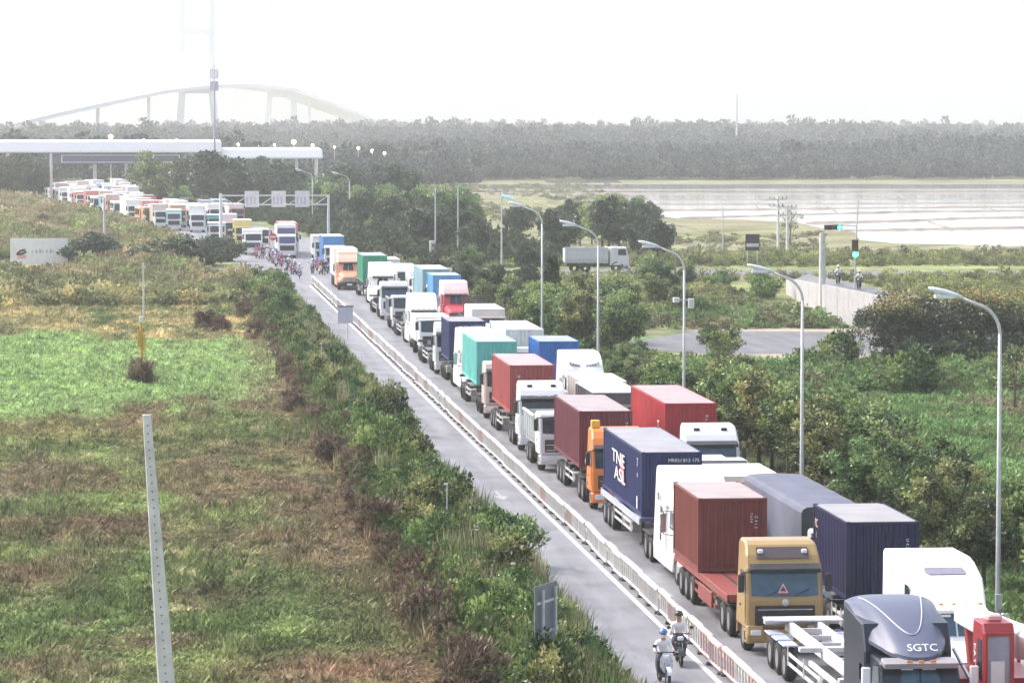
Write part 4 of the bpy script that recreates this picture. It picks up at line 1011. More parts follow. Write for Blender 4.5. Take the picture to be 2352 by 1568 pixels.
# ---------------- right lane
def box_truck(x, y, label, cabm, boxm, roofm, boxy, h, grp=None, rz=0, near=True, tarp=False, croof=2.75, frontm=None, name='box_truck', glass=GLASS, w=1.22):
    r = thing(name, label, 'truck', (x, y, 0), rz, grp)
    cabover(r, cabm, croof, 2.3, near=near, glass=glass, visor=near)
    y0, y1 = boxy[0], boxy[1]
    b = MB(); b.box(-.42, .42, 1.9, y1 - .1, .7, 1.0); b.build('frame', CHAS, r)
    wheels(r, (1.35, y1 - 2.6, y1 - 1.3) if y1 > 8 else (1.35, y1 - 1.4), .95, .5, .34, near)
    z0 = 1.1
    if tarp:
        prof = [(-w, z0), (-w, h - .22), (-w + .07, h - .09), (-w + .2, h - .02), (0, h + .03), (w - .2, h - .02), (w - .07, h - .09), (w, h - .22), (w, z0)]
        n = 9; rings = []
        for k in range(n + 1):
            yy = y0 + (y1 - y0) * k / n; sag = .0 if k % 2 == 0 else .018
            rings.append([(px * (1 - sag * .4), yy, pz - (sag if pz > 2 else 0)) for px, pz in prof])
        q = MB(); q.loft(rings, 0, False, False); q.build('tarpaulin', boxm, r)
        q = MB(); q.add([(px * .985, y0 + .02, pz - .01) for px, pz in prof], [tuple(range(len(prof)))]); q.build('front_flap', frontm or boxm, r)
        q = MB(); q.add([(px * .985, y1 - .02, pz - .01) for px, pz in prof], [tuple(reversed(range(len(prof))))]); q.build('rear_flap', boxm, r)
        q = MB(); q.bbox(-w - .02, w + .02, y0, y1, 1.02, 1.098, .01); q.build('bed', CHAS, r)
    else:
        q = MB(); q.bbox(-w, w, y0, y1, z0, h - .03, .03); q.build('box_body', boxm, r)
        q = MB(); q.bbox(-w - .015, w + .015, y0 - .015, y1 + .015, h - .028, h + .02, .015); q.build('box_roof', roofm, r)
        for s in (-1, 1):
            n = max(2, int((y1 - y0) / 1.2))
            for k in range(n + 1):
                yy = y0 + .03 + (y1 - y0 - .1) * k / n; q = MB(); q.box(min(s * w, s * (w + .02)), max(s * w, s * (w + .02)), yy, yy + .05, z0 + .03, h - .06); q.build('body_rib', boxm, r)
    return r
# crane truck in the corner
r = thing('crane_truck', 'red crane truck with glazed operator cab and white boom in the bottom right corner', 'crane truck', (23.5, 90.0, 0))
q = MB(); q.bbox(-1.25, 1.25, -2., 13.5, .75, 1.15, .04); q.build('chassis_deck', P_RED, r); wheels(r, (0, 1.6, 9.6, 10.9), 1.0)
q = MB(); q.prism([(7.1, 1.15), (7.0, 1.6), (7.0, 3.5), (7.15, 3.75), (8.25, 3.75), (8.35, 2.8), (8.35, 1.15)], -1.08, -.22, .04); oc = q.build('operator_cab', P_RED, r)
q = MB(); q.box(-.97, -.36, 6.97, 7.0, 2.0, 3.42); gl = q.build('front_glass', mat('glass_pale', (.25, .27, .33), .1), oc)
for xa, xb, za, zb in ((-1.04, -.97, 1.9, 3.52), (-.36, -.27, 1.9, 3.52), (-.97, -.36, 3.42, 3.52), (-.97, -.36, 1.9, 2.0)):
    q = MB(); q.box(xa, xb, 6.93, 6.998, za, zb); q.build('frame_bar', P_RED, gl)
q = MB(); q.bbox(-.88, -.5, 6.945, 6.968, 2.05, 2.75, .01); q.build('seat', P_LGREY, oc)
q = MB(); q.prism([(7.15, 2.2), (7.15, 3.3), (7.6, 3.3), (7.7, 2.2)], -1.095, -1.085, 0); q.build('side_window', GLASS, oc)
lettering('KATO', .3, oc, (-1.092, 7.98, 2.7), 'left', LETW, -PI / 2)
q = MB(); q.prism([(9.5, 1.15), (9.5, 1.9), (11.8, 2.0), (12.2, 1.15)], -1.25, 1.1, .05); q.build('counterweight', P_RED, r)
q = MB(); q.path([(-.9, 9.4, 1.9), (-1.0, 11, 2.5)], .06, 6); q.build('hydraulic_ram', CHROME, r)
q = MB(); a = Vector((-.30, 13.0, 3.25)); b_ = Vector((1.25, 2.0, 2.75)); d = (b_ - a).normalized(); sx = d.cross(Vector((0, 0, 1))).normalized(); sz = sx.cross(d)
rings = []
for t, wx, wz in ((0, .26, .26), (.45, .36, .40), (.455, .30, .34), (1, .30, .34)):
    c_ = a.lerp(b_, t); rings.append([tuple(c_ + sx * (wx * i) + sz * (wz * j)) for i, j in ((-1, -.8), (-.8, -1), (.8, -1), (1, -.8), (1, .8), (.8, 1), (-.8, 1), (-1, .8))])
q.loft(rings); bo = q.build('boom', WHITE, r)
c_ = a.lerp(b_, .42) - sx * .44; q = MB(); q.disc(tuple(c_), .17, 0, 14, .05); q.build('emblem', mat('emblem_grey2', (.35, .38, .42), .5), bo)
c_ = a.lerp(b_, .62) - sx * .36 - sz * .2; q = MB(); q.bbox(c_.x - .06, c_.x + .02, c_.y - .6, c_.y + .4, c_.z - .2, c_.z + .15, .03); q.build('red_block', P_RED, bo)
q = MB(); q.path([(-.2, 11.8, 1.2), (-.25, 12.4, 3.0)], .16, 8); q.build('boom_pivot', P_RED, r)
q = MB(); q.prism([(-2.3, .7), (-2.35, 1.5), (-2.1, 2.35), (-.6, 2.4), (-.5, .7)], -1.25, -.05, .06); dc = q.build('driver_cab', P_RED, r)
q = MB(); ring_ = [(-1.12, -2.34, 1.6), (-.18, -2.34, 1.6), (-.2, -2.15, 2.25), (-1.1, -2.15, 2.25)]; q.loft([ring_, [(x_, y_ + .06, z_) for x_, y_, z_ in ring_]]); q.build('windscreen', GLASS, dc)
q = MB(); q.bbox(-1.25, 1.25, -2.5, -2.2, .45, .85, .05); q.build('bumper', P_RED, r)
q = MB(); q.bbox(-.2, .2, 7.5, 7.9, 3.75, 3.93, .04); q.v = [(x - .65, y, z) for x, y, z in q.v]; q.build('beacon', paint('pale_red', (.7, .45, .45)), r)
for s in (-1, 1):
    q = MB(); q.path([(s * 1.2, 12.6, 1.15), (s * 1.25, 12.6, 2.3), (s * 1.1, 12.9, 2.4)], .06, 6); q.build('outrigger', P_RED, r)

r = thing('container_truck', 'white tall-roofed tractor with a smoked roof window, right lane', 'truck', (24.05, 105.3, 0))
conventional(r, WHITE, WHITE, 3.95, 7.8, roofwin=True, glass=GLASSB, tap=.03, sw=1.15, ytap=.16, ctap=.11); wheels(r, (1.15,), 1.0); tractor_rear(r, 3.5, 10.6); trailer(r, 11.4, 20.4, m=CHAS)
for s in (-.3, .3):
    q = MB(); q.box(s - .14, s + .14, 2.37, 2.385, 2.50, 2.57); q.build('sticker', LETW, r)
container(24.2, 119.4, 6.06, C_NAVY2, 'deep navy twenty-foot container behind the white tractor, right lane', texts=[('U 4 2 1 7', .15, (.82, -.028, 1.75), 'front', LETW, -PI / 2), ('PC', .42, (-1.262, 5.2, 2.0), 'left', mat('lettering_peach', (.75, .5, .38), .5)), ('1', .3, (-1.262, 5.2, 1.6), 'left', mat('lettering_peach2', (.75, .5, .38), .5))])
TARPG = mat('tarpaulin_grey', (.13, .14, .19), .7, 0, .15, .7, .25, .25, dirt=.3, dirtcol=(.2, .2, .22))
box_truck(24.7, 127.6, 'long truck under a grey tarpaulin between two container trucks, right lane', WHITE, TARPG, TARPG, (2.9, 15.6), 3.42, tarp=True, frontm=mat('tarpaulin_dark', (.02, .035, .045), .6))
box_truck(24.3, 144.2, 'small beige-sided box truck with a white roof, right lane', WHITE2, P_BEIGE, WHITE, (2.2, 7.6), 3.0, croof=2.5)
r = box_truck(24.3, 153.8, 'low white truck with a flat roof slab before the red container truck', WHITE, WHITE, WHITE, (3.0, 8.2), 2.45, croof=2.65)
q = MB(); q.bbox(-1.18, 1.18, .9, 2.2, 2.66, 2.74, .01); o = q.build('roof_gap', TRIM, r); q = MB(); q.bbox(-1.2, 1.2, .8, 2.3, 2.742, 2.88, .03); q.build('roof_slab', WHITE, o)
r = thing('container_truck', 'white cab-over truck with wide dark windscreen pulling the bright red container', 'truck', (25.35, 163.3, 0))
cabover(r, WHITE, 3.62, 2.5, lamps_roof=2, glass=GLASSB); wheels(r, (1.35,), 1.0); tractor_rear(r, 2.0, 6.6); trailer(r, 7.4, 20)
container(25.5, 171.0, 12.19, C_RED2, 'bright red container towering beside the roadside trees, right lane', texts=[('M L U', .34, (-1.262, 3.6, .9), 'left'), ('T', .9, (-1.262, 2.0, 1.3), 'left'), ('K L', .2, (.75, -.028, 1.9), 'front', LETW, -PI / 2)])
box_truck(24.1, 185.0, 'dark box truck with a pale roof behind the bright red container', WHITE2, mat('box_dark', (.045, .04, .055), .5, dirt=.3), WHITE, (2.3, 9.8), 3.4)
box_truck(24.9, 196.7, 'white box truck with a beige cab behind the dark box truck', P_BEIGE, WHITE2, WHITE, (2.2, 8.4), 3.15)
r = thing('container_truck', 'white tall tractor with arched lettering pulling the blue container, right lane', 'truck', (25.15, 206.9, 0))
conventional(r, WHITE, WHITE, 3.95, 7.4); wheels(r, (1.15,), 1.0); tractor_rear(r, 3.5, 10.4); trailer(r, 12.8, 20)
for k in range(11):
    if k in (4, 5): continue
    q = MB(); t = (k - 5) / 5; a_ = .52 * (1 - .5 * t * t) ; q.box(-.07 + t * .8, .05 + t * .8, 3.0 - .02, 3.0 + .12, 3.22 + .16 * t * t, 3.32 + .16 * t * t); q.build('lettering', P_GREY, r)
container(24.85, 220.2, 6.06, C_BLUE, 'bright blue container beside the fourth street lamp, right lane')
r = thing('container_truck', 'pale truck hidden behind the blue container, pulling the white container', 'truck', (24.2, 227.4, 0))
cabover(r, WHITE2, 3.2, 2.45, near=False); wheels(r, (1.35,), 1.0, near=False); tractor_rear(r, 2, 6.2, False); trailer(r, 5.4, 17, near=False)
container(24.1, 233.0, 10.8, C_WHITE, 'white container in the right lane beside the teal one')
r = thing('container_truck', 'low white cab-over with an empty dark rack behind, right lane', 'truck', (26.4, 287.4, 0))
cabover(r, WHITE, 2.95, 2.48, near=False, glass=GLASSB); wheels(r, (1.35,), 1.0, near=False); tractor_rear(r, 2.0, 6.4, False); trailer(r, 5.0, 17, near=False)
for k in range(5):
    q = MB(); q.box(-1.15, 1.15, 3.0 + k * .55, 3.3 + k * .55, 2.7 + k * .14, 2.8 + k * .14); q.build('rack_slat', TRIM, r)
for s in (-1, 1):
    q = MB(); q.path([(s * 1.0, 3.1, 1.1), (s * 1.0, 3.1, 2.75)], .05, 5); q.path([(s * 1.0, 5.3, 1.1), (s * 1.0, 5.3, 3.3)], .05, 5); q.build('rack_post', TRIM, r)
r = thing('container_truck', 'red and white long-nosed tractor before the sky blue container', 'truck', (26.2, 307.0, 0))
conventional(r, paint('crimson', (.55, .06, .09)), paint('pink_white', (.78, .55, .56)), 3.8, 6.4, near=False, bumper=P_RED); wheels(r, (1.15,), 1.0, near=False); tractor_rear(r, 3.5, 9.4, False); trailer(r, 9.4, 16, near=False)
container(26.0, 316.4, 6.06, cpaint('sky_blue', (.12, .38, .66), .2), 'sky blue container behind the red and white tractor')
r = thing('container_truck', 'pale truck hidden in front of the pale teal container', 'truck', (26.1, 323.4, 0))
cabover(r, P_LGREY, 2.9, 2.4, near=False); wheels(r, (1.35,), 1.0, near=False); tractor_rear(r, 2, 5.6, False); trailer(r, 5.4, 17, near=False)
container(26.1, 329.3, 10.6, C_TBLUE, 'pale teal container near the middle of the right lane')
def coach(x, y, label, m, L=11, h=3.3, grp=None, rz=0, near=False, glass=GLASS):
    r = thing('coach', label, 'bus', (x, y, 0), rz, grp)
    q = MB(); q.prism([(.1, .4), (0, .9), (.08, 1.2), (.38, h - .3), (.6, h - .05), (1., h), (L - .2, h), (L, h - .2), (L, .4)], -1.22, 1.22, .08); q.build('body', m, r)
    q = MB(); ring_ = [(-1.08, .06, 1.25), (1.08, .06, 1.25), (1.02, .34, h - .42), (-1.02, .34, h - .42)]
    q.loft([ring_, [(x_, y_ + .06, z_) for x_, y_, z_ in ring_]]); q.build('windscreen', glass, r)
    for s in (-1, 1):
        n = 6
        for k in range(n):
            ya = .8 + k * (L - 1.3) / n; q = MB(); q.box(min(s * 1.2, s * 1.232), max(s * 1.2, s * 1.232), ya, ya + (L - 1.3) / n - .1, 1.6, 2.6); q.build('side_window', GLASS, r)
        q = MB(); q.bbox(s * .85 - .2, s * .85 + .2, -.03, .1, .65, .88, .02); q.build('headlight', LAMPG, r)
        mirror(r, s * 1.3, -.1, 2.6, s)
    q = MB(); q.prism([(-.06, .35), (-.08, .6), (.5, .62), (.5, .35)], -1.2, 1.2, .05); q.build('bumper', m, r)
    wheels(r, (2.2, L - 2.8), 1.0, near=near); return r
coach(25.3, 352.2, 'white coach with dark windscreen in the right lane past the teal container', WHITE, 12)
r = box_truck(22.0, 425.0, 'white truck with a blue top waiting at the junction', P_LGREY, P_BLUE, WHITE, (2.6, 11), 4.0, croof=3.0, near=False)
box_truck(21.2, 268.6, 'low white box truck closing the gap behind the white cab-over', WHITE, WHITE2, WHITE, (2.2, 8.0), 2.9, near=False, croof=2.55)
box_truck(25.0, 247.5, 'pinkish white box truck behind the white container, right lane', paint('pinkish', (.72, .62, .62)), WHITE2, WHITE, (2.2, 8.6), 3.2, near=False, croof=2.6)
tipper(25.3, 259.5, 'red dump truck half hidden in the right lane', P_RED, P_LGREY, 7.4, 2.5, 0, False)
box_truck(25.6, 271.5, 'beige box truck behind the red dump truck, right lane', P_BEIGE, P_LGREY, WHITE, (2.2, 9.0), 3.3, near=False, croof=2.6)
tipper(21.6, 303.5, 'grey dump truck between the white tractors, left lane', WHITE2, P_GREY, 7.6, 2.5, 0, False)
box_truck(26.0, 341.5, 'white box truck before the coach, right lane', WHITE, WHITE, WHITE, (2.2, 8.0), 3.3, near=False, croof=2.6)
box_truck(24.4, 366.5, 'white box truck behind the coach near the junction', WHITE, WHITE2, WHITE, (2.2, 9.0), 3.5, near=False, croof=2.6)
# dump truck on the crossing road, seen from its left side heading right
dt = tipper(55.4, 420.9, 'pale dump truck driving along the crossing road behind the trees', WHITE2, P_LGREY, 7.3, 2.75, PI / 2, False)

# ---------------- far queue towards the toll plaza
rf = random.Random(12)
FARG = 'trucks queuing towards the toll plaza'
tall = box_truck(18.2, 467.5, 'tall white truck with violet windscreen heading the far queue', WHITE, WHITE, WHITE, (2.4, 9.5), 4.1, near=False, croof=3.0, glass=mat('glass_violet', (.10, .10, .22), .15))
q = MB(); ring_ = [(-1.1, 2.36, 3.05), (1.1, 2.36, 3.05), (1.1, 2.36, 3.75), (-1.1, 2.36, 3.75)]; q.loft([ring_, [(x_, y_ + .03, z_) for x_, y_, z_ in ring_]]); q.build('upper_screen', MATS['glass_violet'], tall)
q = MB(); q.bbox(-1.2, -.4, -.6, -.2, .4, 1.3, .05); q.v = [(x_ - .6, y_, z_) for x_, y_, z_ in q.v]
container(18.9, 480.5, 12.19, cpaint('coral', (.62, .14, .10), .2), 'red container above the far queue behind the tall white truck', group=None)
tr_ = thing('container_truck', 'truck hidden beneath the red container in the far queue', 'truck', (18.9, 474.0 + 3.9, 0)); trailer(tr_, 2.6, 14.8, near=False); cabover(tr_, WHITE2, 2.8, 2.4, near=False)
spec = [(14.3, 479, 'white box truck left of the tall truck with violet windscreen', WHITE, WHITE2, 3.2), (21.8, 446, 'grey box truck behind the white and blue truck at the junction', P_LGREY, P_LGREY, 3.4), (10.4, 516, 'dusty blue box truck left of the pale yellow one', P_LGREY, paint('dusty_blue2', (.25, .38, .52)), 3.1), (13.8, 508, 'pale yellow box truck in the far queue left of the red container', P_YEL, P_YEL, 3.7), (15.9, 497, 'white van-like truck beside the pale yellow box truck', WHITE, WHITE, 2.7),
        (11.0, 556, 'teal-fronted truck in the far queue below the gantry post', P_TEAL, P_TEAL, 3.2), (8.6, 578, 'white box truck with a small red mark in the far queue', WHITE, WHITE, 4.1),
        (12.4, 532, 'pinkish white box truck under the left gantry post', paint('pinkish', (.72, .62, .62)), paint('pinkish', (.72, .62, .62)), 3.9), (5.0, 586, 'turquoise roofed truck left of the white box truck', P_LGREY, paint('turquoise', (.25, .55, .52)), 3.3)]
for x, y, lab, a_, b_, h in spec: box_truck(x, y, lab, a_, b_, WHITE, (2.2, 9.2), h, near=False, croof=2.6)
pal = [('white', WHITE), ('white', WHITE), ('white', WHITE), ('white', WHITE2), ('red', paint('dusty_red', (.55, .20, .18))), ('beige', P_BEIGE), ('grey', P_LGREY), ('orange', paint('dusty_orange', (.66, .38, .24))), ('blue', paint('dusty_blue', (.25, .38, .52)))]
for lane in range(5):
    y = 596 + lane * 5 + rf.uniform(0, 6)
    while y < 890:
        cx = centre(y) - 6 - wid(y) * .6 + lane * (3.6 + wid(y) * .22) - 1.5 + rf.uniform(-.5, .5)
        nm, mm = rf.choice(pal); cabn, cabm = rf.choice(pal[:6])
        k = rf.random(); dx = (centre(y + 5) - centre(y - 5)) / 10
        if k < .25: coach(cx, y, 'small %s bus in the far jam before the toll plaza' % nm, mm, 8.5, 2.9, 'buses in the far jam', -math.atan(dx), False); L = 9.5
        else: box_truck(cx, y, '%s box truck in the far jam before the toll plaza' % nm, cabm, mm, WHITE, (2.2, 8.5), rf.uniform(2.9, 3.9), '%s box trucks in the far jam' % nm, -math.atan(dx), False, croof=2.5); L = 9.5
        y += L + rf.uniform(1.5, 7)

# ================================================================== PEOPLE AND MOTORBIKES
SKIN = mat('skin', (.42, .25, .17), .55); HAIRM = mat('hair_black', (.015, .013, .012), .5)
def cloth(n, c): return mat('cloth_' + n, c, .85, 0, .12, 9, .2)
_body = {}
def body_mesh(pose, shirt, trouser, shoe, skin=SKIN):
    key = (pose, shirt.name, trouser.name)
    if key in _body: return _body[key]
    V = []; E = []; R = []; Mi = []
    def chain(start, pts, mi):
        prev = start
        for p, r in pts:
            V.append(p); R.append(r); Mi.append(mi)
            if prev is not None: E.append((prev, len(V) - 1))
            prev = len(V) - 1
        return prev
    if pose == 'ride':
        pel = chain(None, [((0, .30, .83), .155)], 1)
        ch = chain(pel, [((0, .28, .98), .14), ((0, .22, 1.14), .155), ((0, .17, 1.27), .14)], 0)
        nk = chain(ch, [((0, .13, 1.37), .055)], 2); chain(nk, [((0, .10, 1.47), .085), ((0, .09, 1.56), .095), ((0, .10, 1.63), .07)], 2)
        for s in (-1, 1):
            sh = chain(ch, [((s * .17, .17, 1.29), .07), ((s * .26, .06, 1.13), .05), ((s * .29, -.04, 1.04), .045)], 0)
            wr = chain(sh, [((s * .30, -.15, 1.03), .034), ((s * .31, -.24, 1.03), .03)], 2)
            hd = chain(wr, [((s * .31, -.30, 1.035), .032)], 2)
            for k, q in enumerate((-.035, -.012, .012, .035)):
                chain(hd, [((s * .31 + q, -.345, 1.045), .010), ((s * .31 + q, -.375 + abs(q) * .2, 1.02), .009), ((s * .31 + q, -.355, .992), .008)], 2)
            chain(wr, [((s * .27, -.27, 1.02), .011), ((s * .262, -.31, 1.0), .009)], 2)
            hip = chain(pel, [((s * .11, .24, .82), .105), ((s * .17, .0, .81), .088), ((s * .20, -.17, .76), .07)], 1)
            kn = chain(hip, [((s * .18, -.12, .56), .058), ((s * .165, -.07, .38), .045)], 1)
            chain(kn, [((s * .165, -.10, .33), .045), ((s * .165, -.24, .32), .038)], 3)
    else:
        pel = chain(None, [((0, 0, .93), .14)], 1)
        ch = chain(pel, [((0, 0, 1.08), .13), ((0, -.01, 1.24), .15), ((0, 0, 1.37), .13)], 0)
        nk = chain(ch, [((0, .0, 1.47), .052)], 2); chain(nk, [((0, -.02, 1.56), .08), ((0, -.02, 1.65), .092), ((0, -.01, 1.71), .07)], 2)
        for s in (-1, 1):
            sh = chain(ch, [((s * .18, 0, 1.39), .065), ((s * .23, .02, 1.14), .045)], 0)
            wr = chain(sh, [((s * .25, -.03, .92), .034), ((s * .25, -.05, .84), .03)], 2)
            for k, q in enumerate((-.03, -.01, .01, .03)): chain(wr, [((s * .25, -.06 + q, .76), .009), ((s * .24, -.065 + q, .71), .008)], 2)
            chain(wr, [((s * .23, -.1, .79), .01), ((s * .225, -.115, .76), .009)], 2)
            hip = chain(pel, [((s * .1, 0, .86), .095), ((s * .11, -.03 * s, .5), .062), ((s * .11, .01, .14), .045)], 1)
            chain(hip, [((s * .11, 0, .06), .042), ((s * .115, -.14, .04), .035)], 3)
    me = bpy.data.meshes.new('person'); me.from_pydata(V, E, [])
    ob = bpy.data.objects.new('person_skeleton', me); COL.objects.link(ob)
    ob.modifiers.new('skin', 'SKIN').use_smooth_shade = True
    for i, sv in enumerate(me.skin_vertices[0].data): sv.radius = (R[i], R[i]); sv.use_root = (i == 0)
    sb = ob.modifiers.new('sub', 'SUBSURF'); sb.levels = 1; sb.render_levels = 1
    dg = bpy.context.evaluated_depsgraph_get(); out = bpy.data.meshes.new_from_object(ob.evaluated_get(dg)); out.name = 'person'
    bpy.data.objects.remove(ob)
    out.materials.clear()
    for m in (shirt, trouser, skin, shoe): out.materials.append(m)
    VA = np.array(V); A = VA[[e[0] for e in E]]; B = VA[[e[1] for e in E]]; em = np.array([Mi[e[1]] for e in E]); e0 = np.array([Mi[e[0]] for e in E])
    C = np.array([p.center[:] for p in out.polygons])
    ab = B - A; t = np.clip(((C[:, None] - A) * ab).sum(-1) / (ab * ab).sum(-1), 0, 1)
    d = np.linalg.norm(C[:, None] - (A + ab * t[..., None]), axis=-1)
    out.polygons.foreach_set('material_index', np.where(t[np.arange(len(C)), d.argmin(1)] < .6, e0[d.argmin(1)], em[d.argmin(1)]).astype(np.int32)); out.polygons.foreach_set('use_smooth', [True] * len(out.polygons)); out.update()
    _body[key] = out; return out
_hm = {}
def helmet_mesh(m, full=False):
    if m.name in _hm: return _hm[m.name]
    b = MB(); n = 14; rings = []
    for k in range(8):
        a = k / 7 * PI * .56; rr = math.sin(a) * .135 + .004; z = math.cos(a) * .135
        rings.append([(math.cos(2 * PI * i / n) * rr, math.sin(2 * PI * i / n) * rr * 1.12, z) for i in range(n)])
    rings.append([(p[0] * .9, p[1] * .9, p[2] + .005) for p in rings[-1]])
    b.loft(list(reversed(rings)), 0)
    b.box(-.10, .10, -.215, -.12, .0, .02)
    _hm[m.name] = b.mesh('helmet', m, False); return _hm[m.name]
def person(loc, rz, label, pose, shirt, trouser, helmet=None, mask=None, group=None, face=True):
    o = link('person', body_mesh(pose, shirt, trouser, mat('shoe_dark', (.03, .03, .035), .6)), None, loc, rz)
    tag(o, label, 'person', group)
    hx = (0, .09, 1.585) if pose == 'ride' else (0, -.02, 1.675)
    if helmet: link('helmet', helmet_mesh(helmet), o, hx)
    else:
        b = MB(); n = 12; b.loft(list(reversed([[(math.cos(2 * PI * i / n) * math.sin(k / 5 * PI * .5) * .105, math.sin(2 * PI * i / n) * math.sin(k / 5 * PI * .5) * .115 + .012, math.cos(k / 5 * PI * .5) * .105) for i in range(n)] for k in range(1, 6)]))); b.build('hair', HAIRM, o, hx)
    if face:
        fz = hx[2] - .045; fy = hx[1] - .098
        for s in (-1, 1):
            q = MB(); q.bbox(s * .036 - .014, s * .036 + .014, fy - .006, fy + .01, fz - .006, fz + .008, .003); q.build('eye', HAIRM, o)
        q = MB(); q.loft([[(-.012, fy, fz - .045), (.012, fy, fz - .045), (0, fy, fz - .01)], [(-.004, fy - .022, fz - .04), (.004, fy - .022, fz - .04), (0, fy - .01, fz - .02)]]); q.build('nose', SKIN, o)
        if mask:
            q = MB(); q.loft([[(-.075, fy + .03, fz - .02), (.075, fy + .03, fz - .02), (.06, fy + .03, fz - .11), (-.06, fy + .03, fz - .11)], [(-.045, fy - .026, fz - .025), (.045, fy - .026, fz - .025), (.035, fy - .015, fz - .1), (-.035, fy - .015, fz - .1)]]); q.build('face_mask', mask, o)
        else:
            q = MB(); q.bbox(-.025, .025, fy - .004, fy + .01, fz - .075, fz - .065, .002); q.build('mouth', mat('lip', (.3, .12, .1), .5), o)
    return o
_mw = {}
def motorbike(loc, rz, label, m, m2=None, group=None, detail=True):
    r = thing('motorbike', label, 'motorbike', loc, rz, group); m2 = m2 or TRIM
    if 'w' not in _mw:
        t = MB(); n = 16; prof = [(.70, -.5), (.9, -.5), (1, -.2), (1, .2), (.9, .5), (.70, .5)]
        t.loft([[(px * .09, math.cos(2 * PI * i / n) * pr * .29, math.sin(2 * PI * i / n) * pr * .29) for i in range(n)] for pr, px in prof], 0, False)
        c = MB(); c.disc((0, 0, 0), .21, 0, 12, .04); _mw['w'] = (t.mesh('wheel', TYRE, True), c.mesh('rim', RIM))
    for y in (-.62, .64):
        w_ = link('wheel', _mw['w'][0], r, (0, y, .30)); link('rim', _mw['w'][1], w_)
    # body shell
    q = MB()
    def rg(y, w, z0, z1): return [(-w, y, z0), (w, y, z0), (w, y, z1 - .04), (w * .6, y, z1), (-w * .6, y, z1), (-w, y, z1 - .04)]
    q.loft([rg(-.05, .12, .30, .40), rg(.10, .15, .30, .60), rg(.35, .16, .36, .70), rg(.70, .13, .48, .74), rg(.95, .06, .58, .72)]); q.build('body_shell', m2, r)
    q = MB(); q.loft([rg(.0, .12, .70, .76), rg(.25, .14, .70, .77), rg(.6, .12, .74, .82), rg(.80, .09, .76, .82)]); q.build('seat', TRIM, r)
    q = MB(); q.loft([[(-.09, -.44, .42), (.09, -.44, .42), (.05, -.36, .42), (-.05, -.36, .42)], [(-.21, -.42, .62), (.21, -.42, .62), (.16, -.33, .62), (-.16, -.33, .62)], [(-.20, -.40, .85), (.20, -.40, .85), (.15, -.30, .85), (-.15, -.30, .85)], [(-.11, -.38, 1.0), (.11, -.38, 1.0), (.08, -.30, 1.0), (-.08, -.30, 1.0)]]); q.build('front_shield', m, r)
    q = MB(); q.bbox(-.10, .10, -.46, -.40, .82, .96, .03); q.build('headlight', LAMPG, r)
    for s in (-1, 1):
        q = MB(); q.bbox(s * .17 - .025, s * .17 + .025, -.45, -.41, .74, .79, .01); q.build('indicator', AMBER if detail else LAMPG, r)
    q = MB(); q.path([(-.34, -.33, 1.02), (-.16, -.34, 1.03), (.16, -.34, 1.03), (.34, -.33, 1.02)], .018, 6); hb = q.build('handlebar', TRIM, r)
    for s in (-1, 1):
        q = MB(); q.path([(s * .24, -.34, 1.03), (s * .36, -.36, 1.2)], .008, 4); q.bbox(s * .36 - .06, s * .36 + .06, -.375, -.35, 1.19, 1.28, .01); q.build('mirror', TRIM, hb)
        q = MB(); q.path([(s * .055, -.40, .75), (s * .055, -.62, .30)], .022, 6); q.build('fork', CHROME, r)
    n = 8; q = MB(); q.loft([[(-.07, -.62 + math.cos(PI * (.15 + .75 * i / n)) * .33, .30 + math.sin(PI * (.15 + .75 * i / n)) * .33), (.07, -.62 + math.cos(PI * (.15 + .75 * i / n)) * .33, .30 + math.sin(PI * (.15 + .75 * i / n)) * .33)] for i in range(n + 1)], 0, False, False); q.build('front_mudguard', m, r)
    q = MB(); q.bbox(-.10, .10, -.475, -.455, .44, .56, .004); q.build('number_plate', PLATE, r)
    q = MB(); q.bbox(-.15, .15, -.32, .05, .26, .32, .02); q.build('footboard', TRIM, r)
    q = MB(); q.path([(.15, .2, .30), (.17, .9, .38)], .04, 7); q.build('exhaust', CHROME, r)
    q = MB(); q.bbox(-.07, .07, .92, .97, .60, .70, .02); q.build('tail_light', REDL, r)
    return r
S_WHITE = cloth('white', (.78, .79, .78)); T_DARK = cloth('dark', (.03, .035, .06)); S_GREY = cloth('grey', (.55, .55, .60)); S_RED = cloth('red', (.42, .08, .10)); S_BLUE = cloth('blue', (.12, .14, .42)); S_VIO = cloth('violet', (.36, .22, .68)); S_TAN = cloth('tan', (.5, .4, .3))
H_BLUE = mat('helmet_blue', (.10, .17, .42), .25); H_BLK = mat('helmet_black', (.03, .03, .035), .25); H_WHT = mat('helmet_white', (.75, .75, .78), .25); H_RED = mat('helmet_red', (.5, .06, .08), .25)
MASK = cloth('mask', (.72, .74, .78))
x, y = G(1531, 1578); motorbike((x, y + .6, .012), .06, 'black scooter with pale front shield ridden nearest the camera', mat('scooter_silver', (.62, .64, .70), .3), mat('scooter_black', (.02, .02, .03), .3))
person((x, y + .6, .012), .06, 'rider in white shirt and blue helmet on the nearest scooter', 'ride', S_WHITE, T_DARK, H_BLUE, MASK)
x, y = G(1566, 1532); motorbike((x, y + .6, .012), -.04, 'dark motorbike just behind the nearest scooter by the railing', mat('scooter_dark', (.05, .05, .07), .3), mat('scooter_black', (.02, .02, .03), .3))
person((x, y + .6, .012), -.04, 'rider in white shirt and black helmet beside the railing', 'ride', S_WHITE, cloth('navy_trousers', (.06, .06, .11)), H_BLK, None)
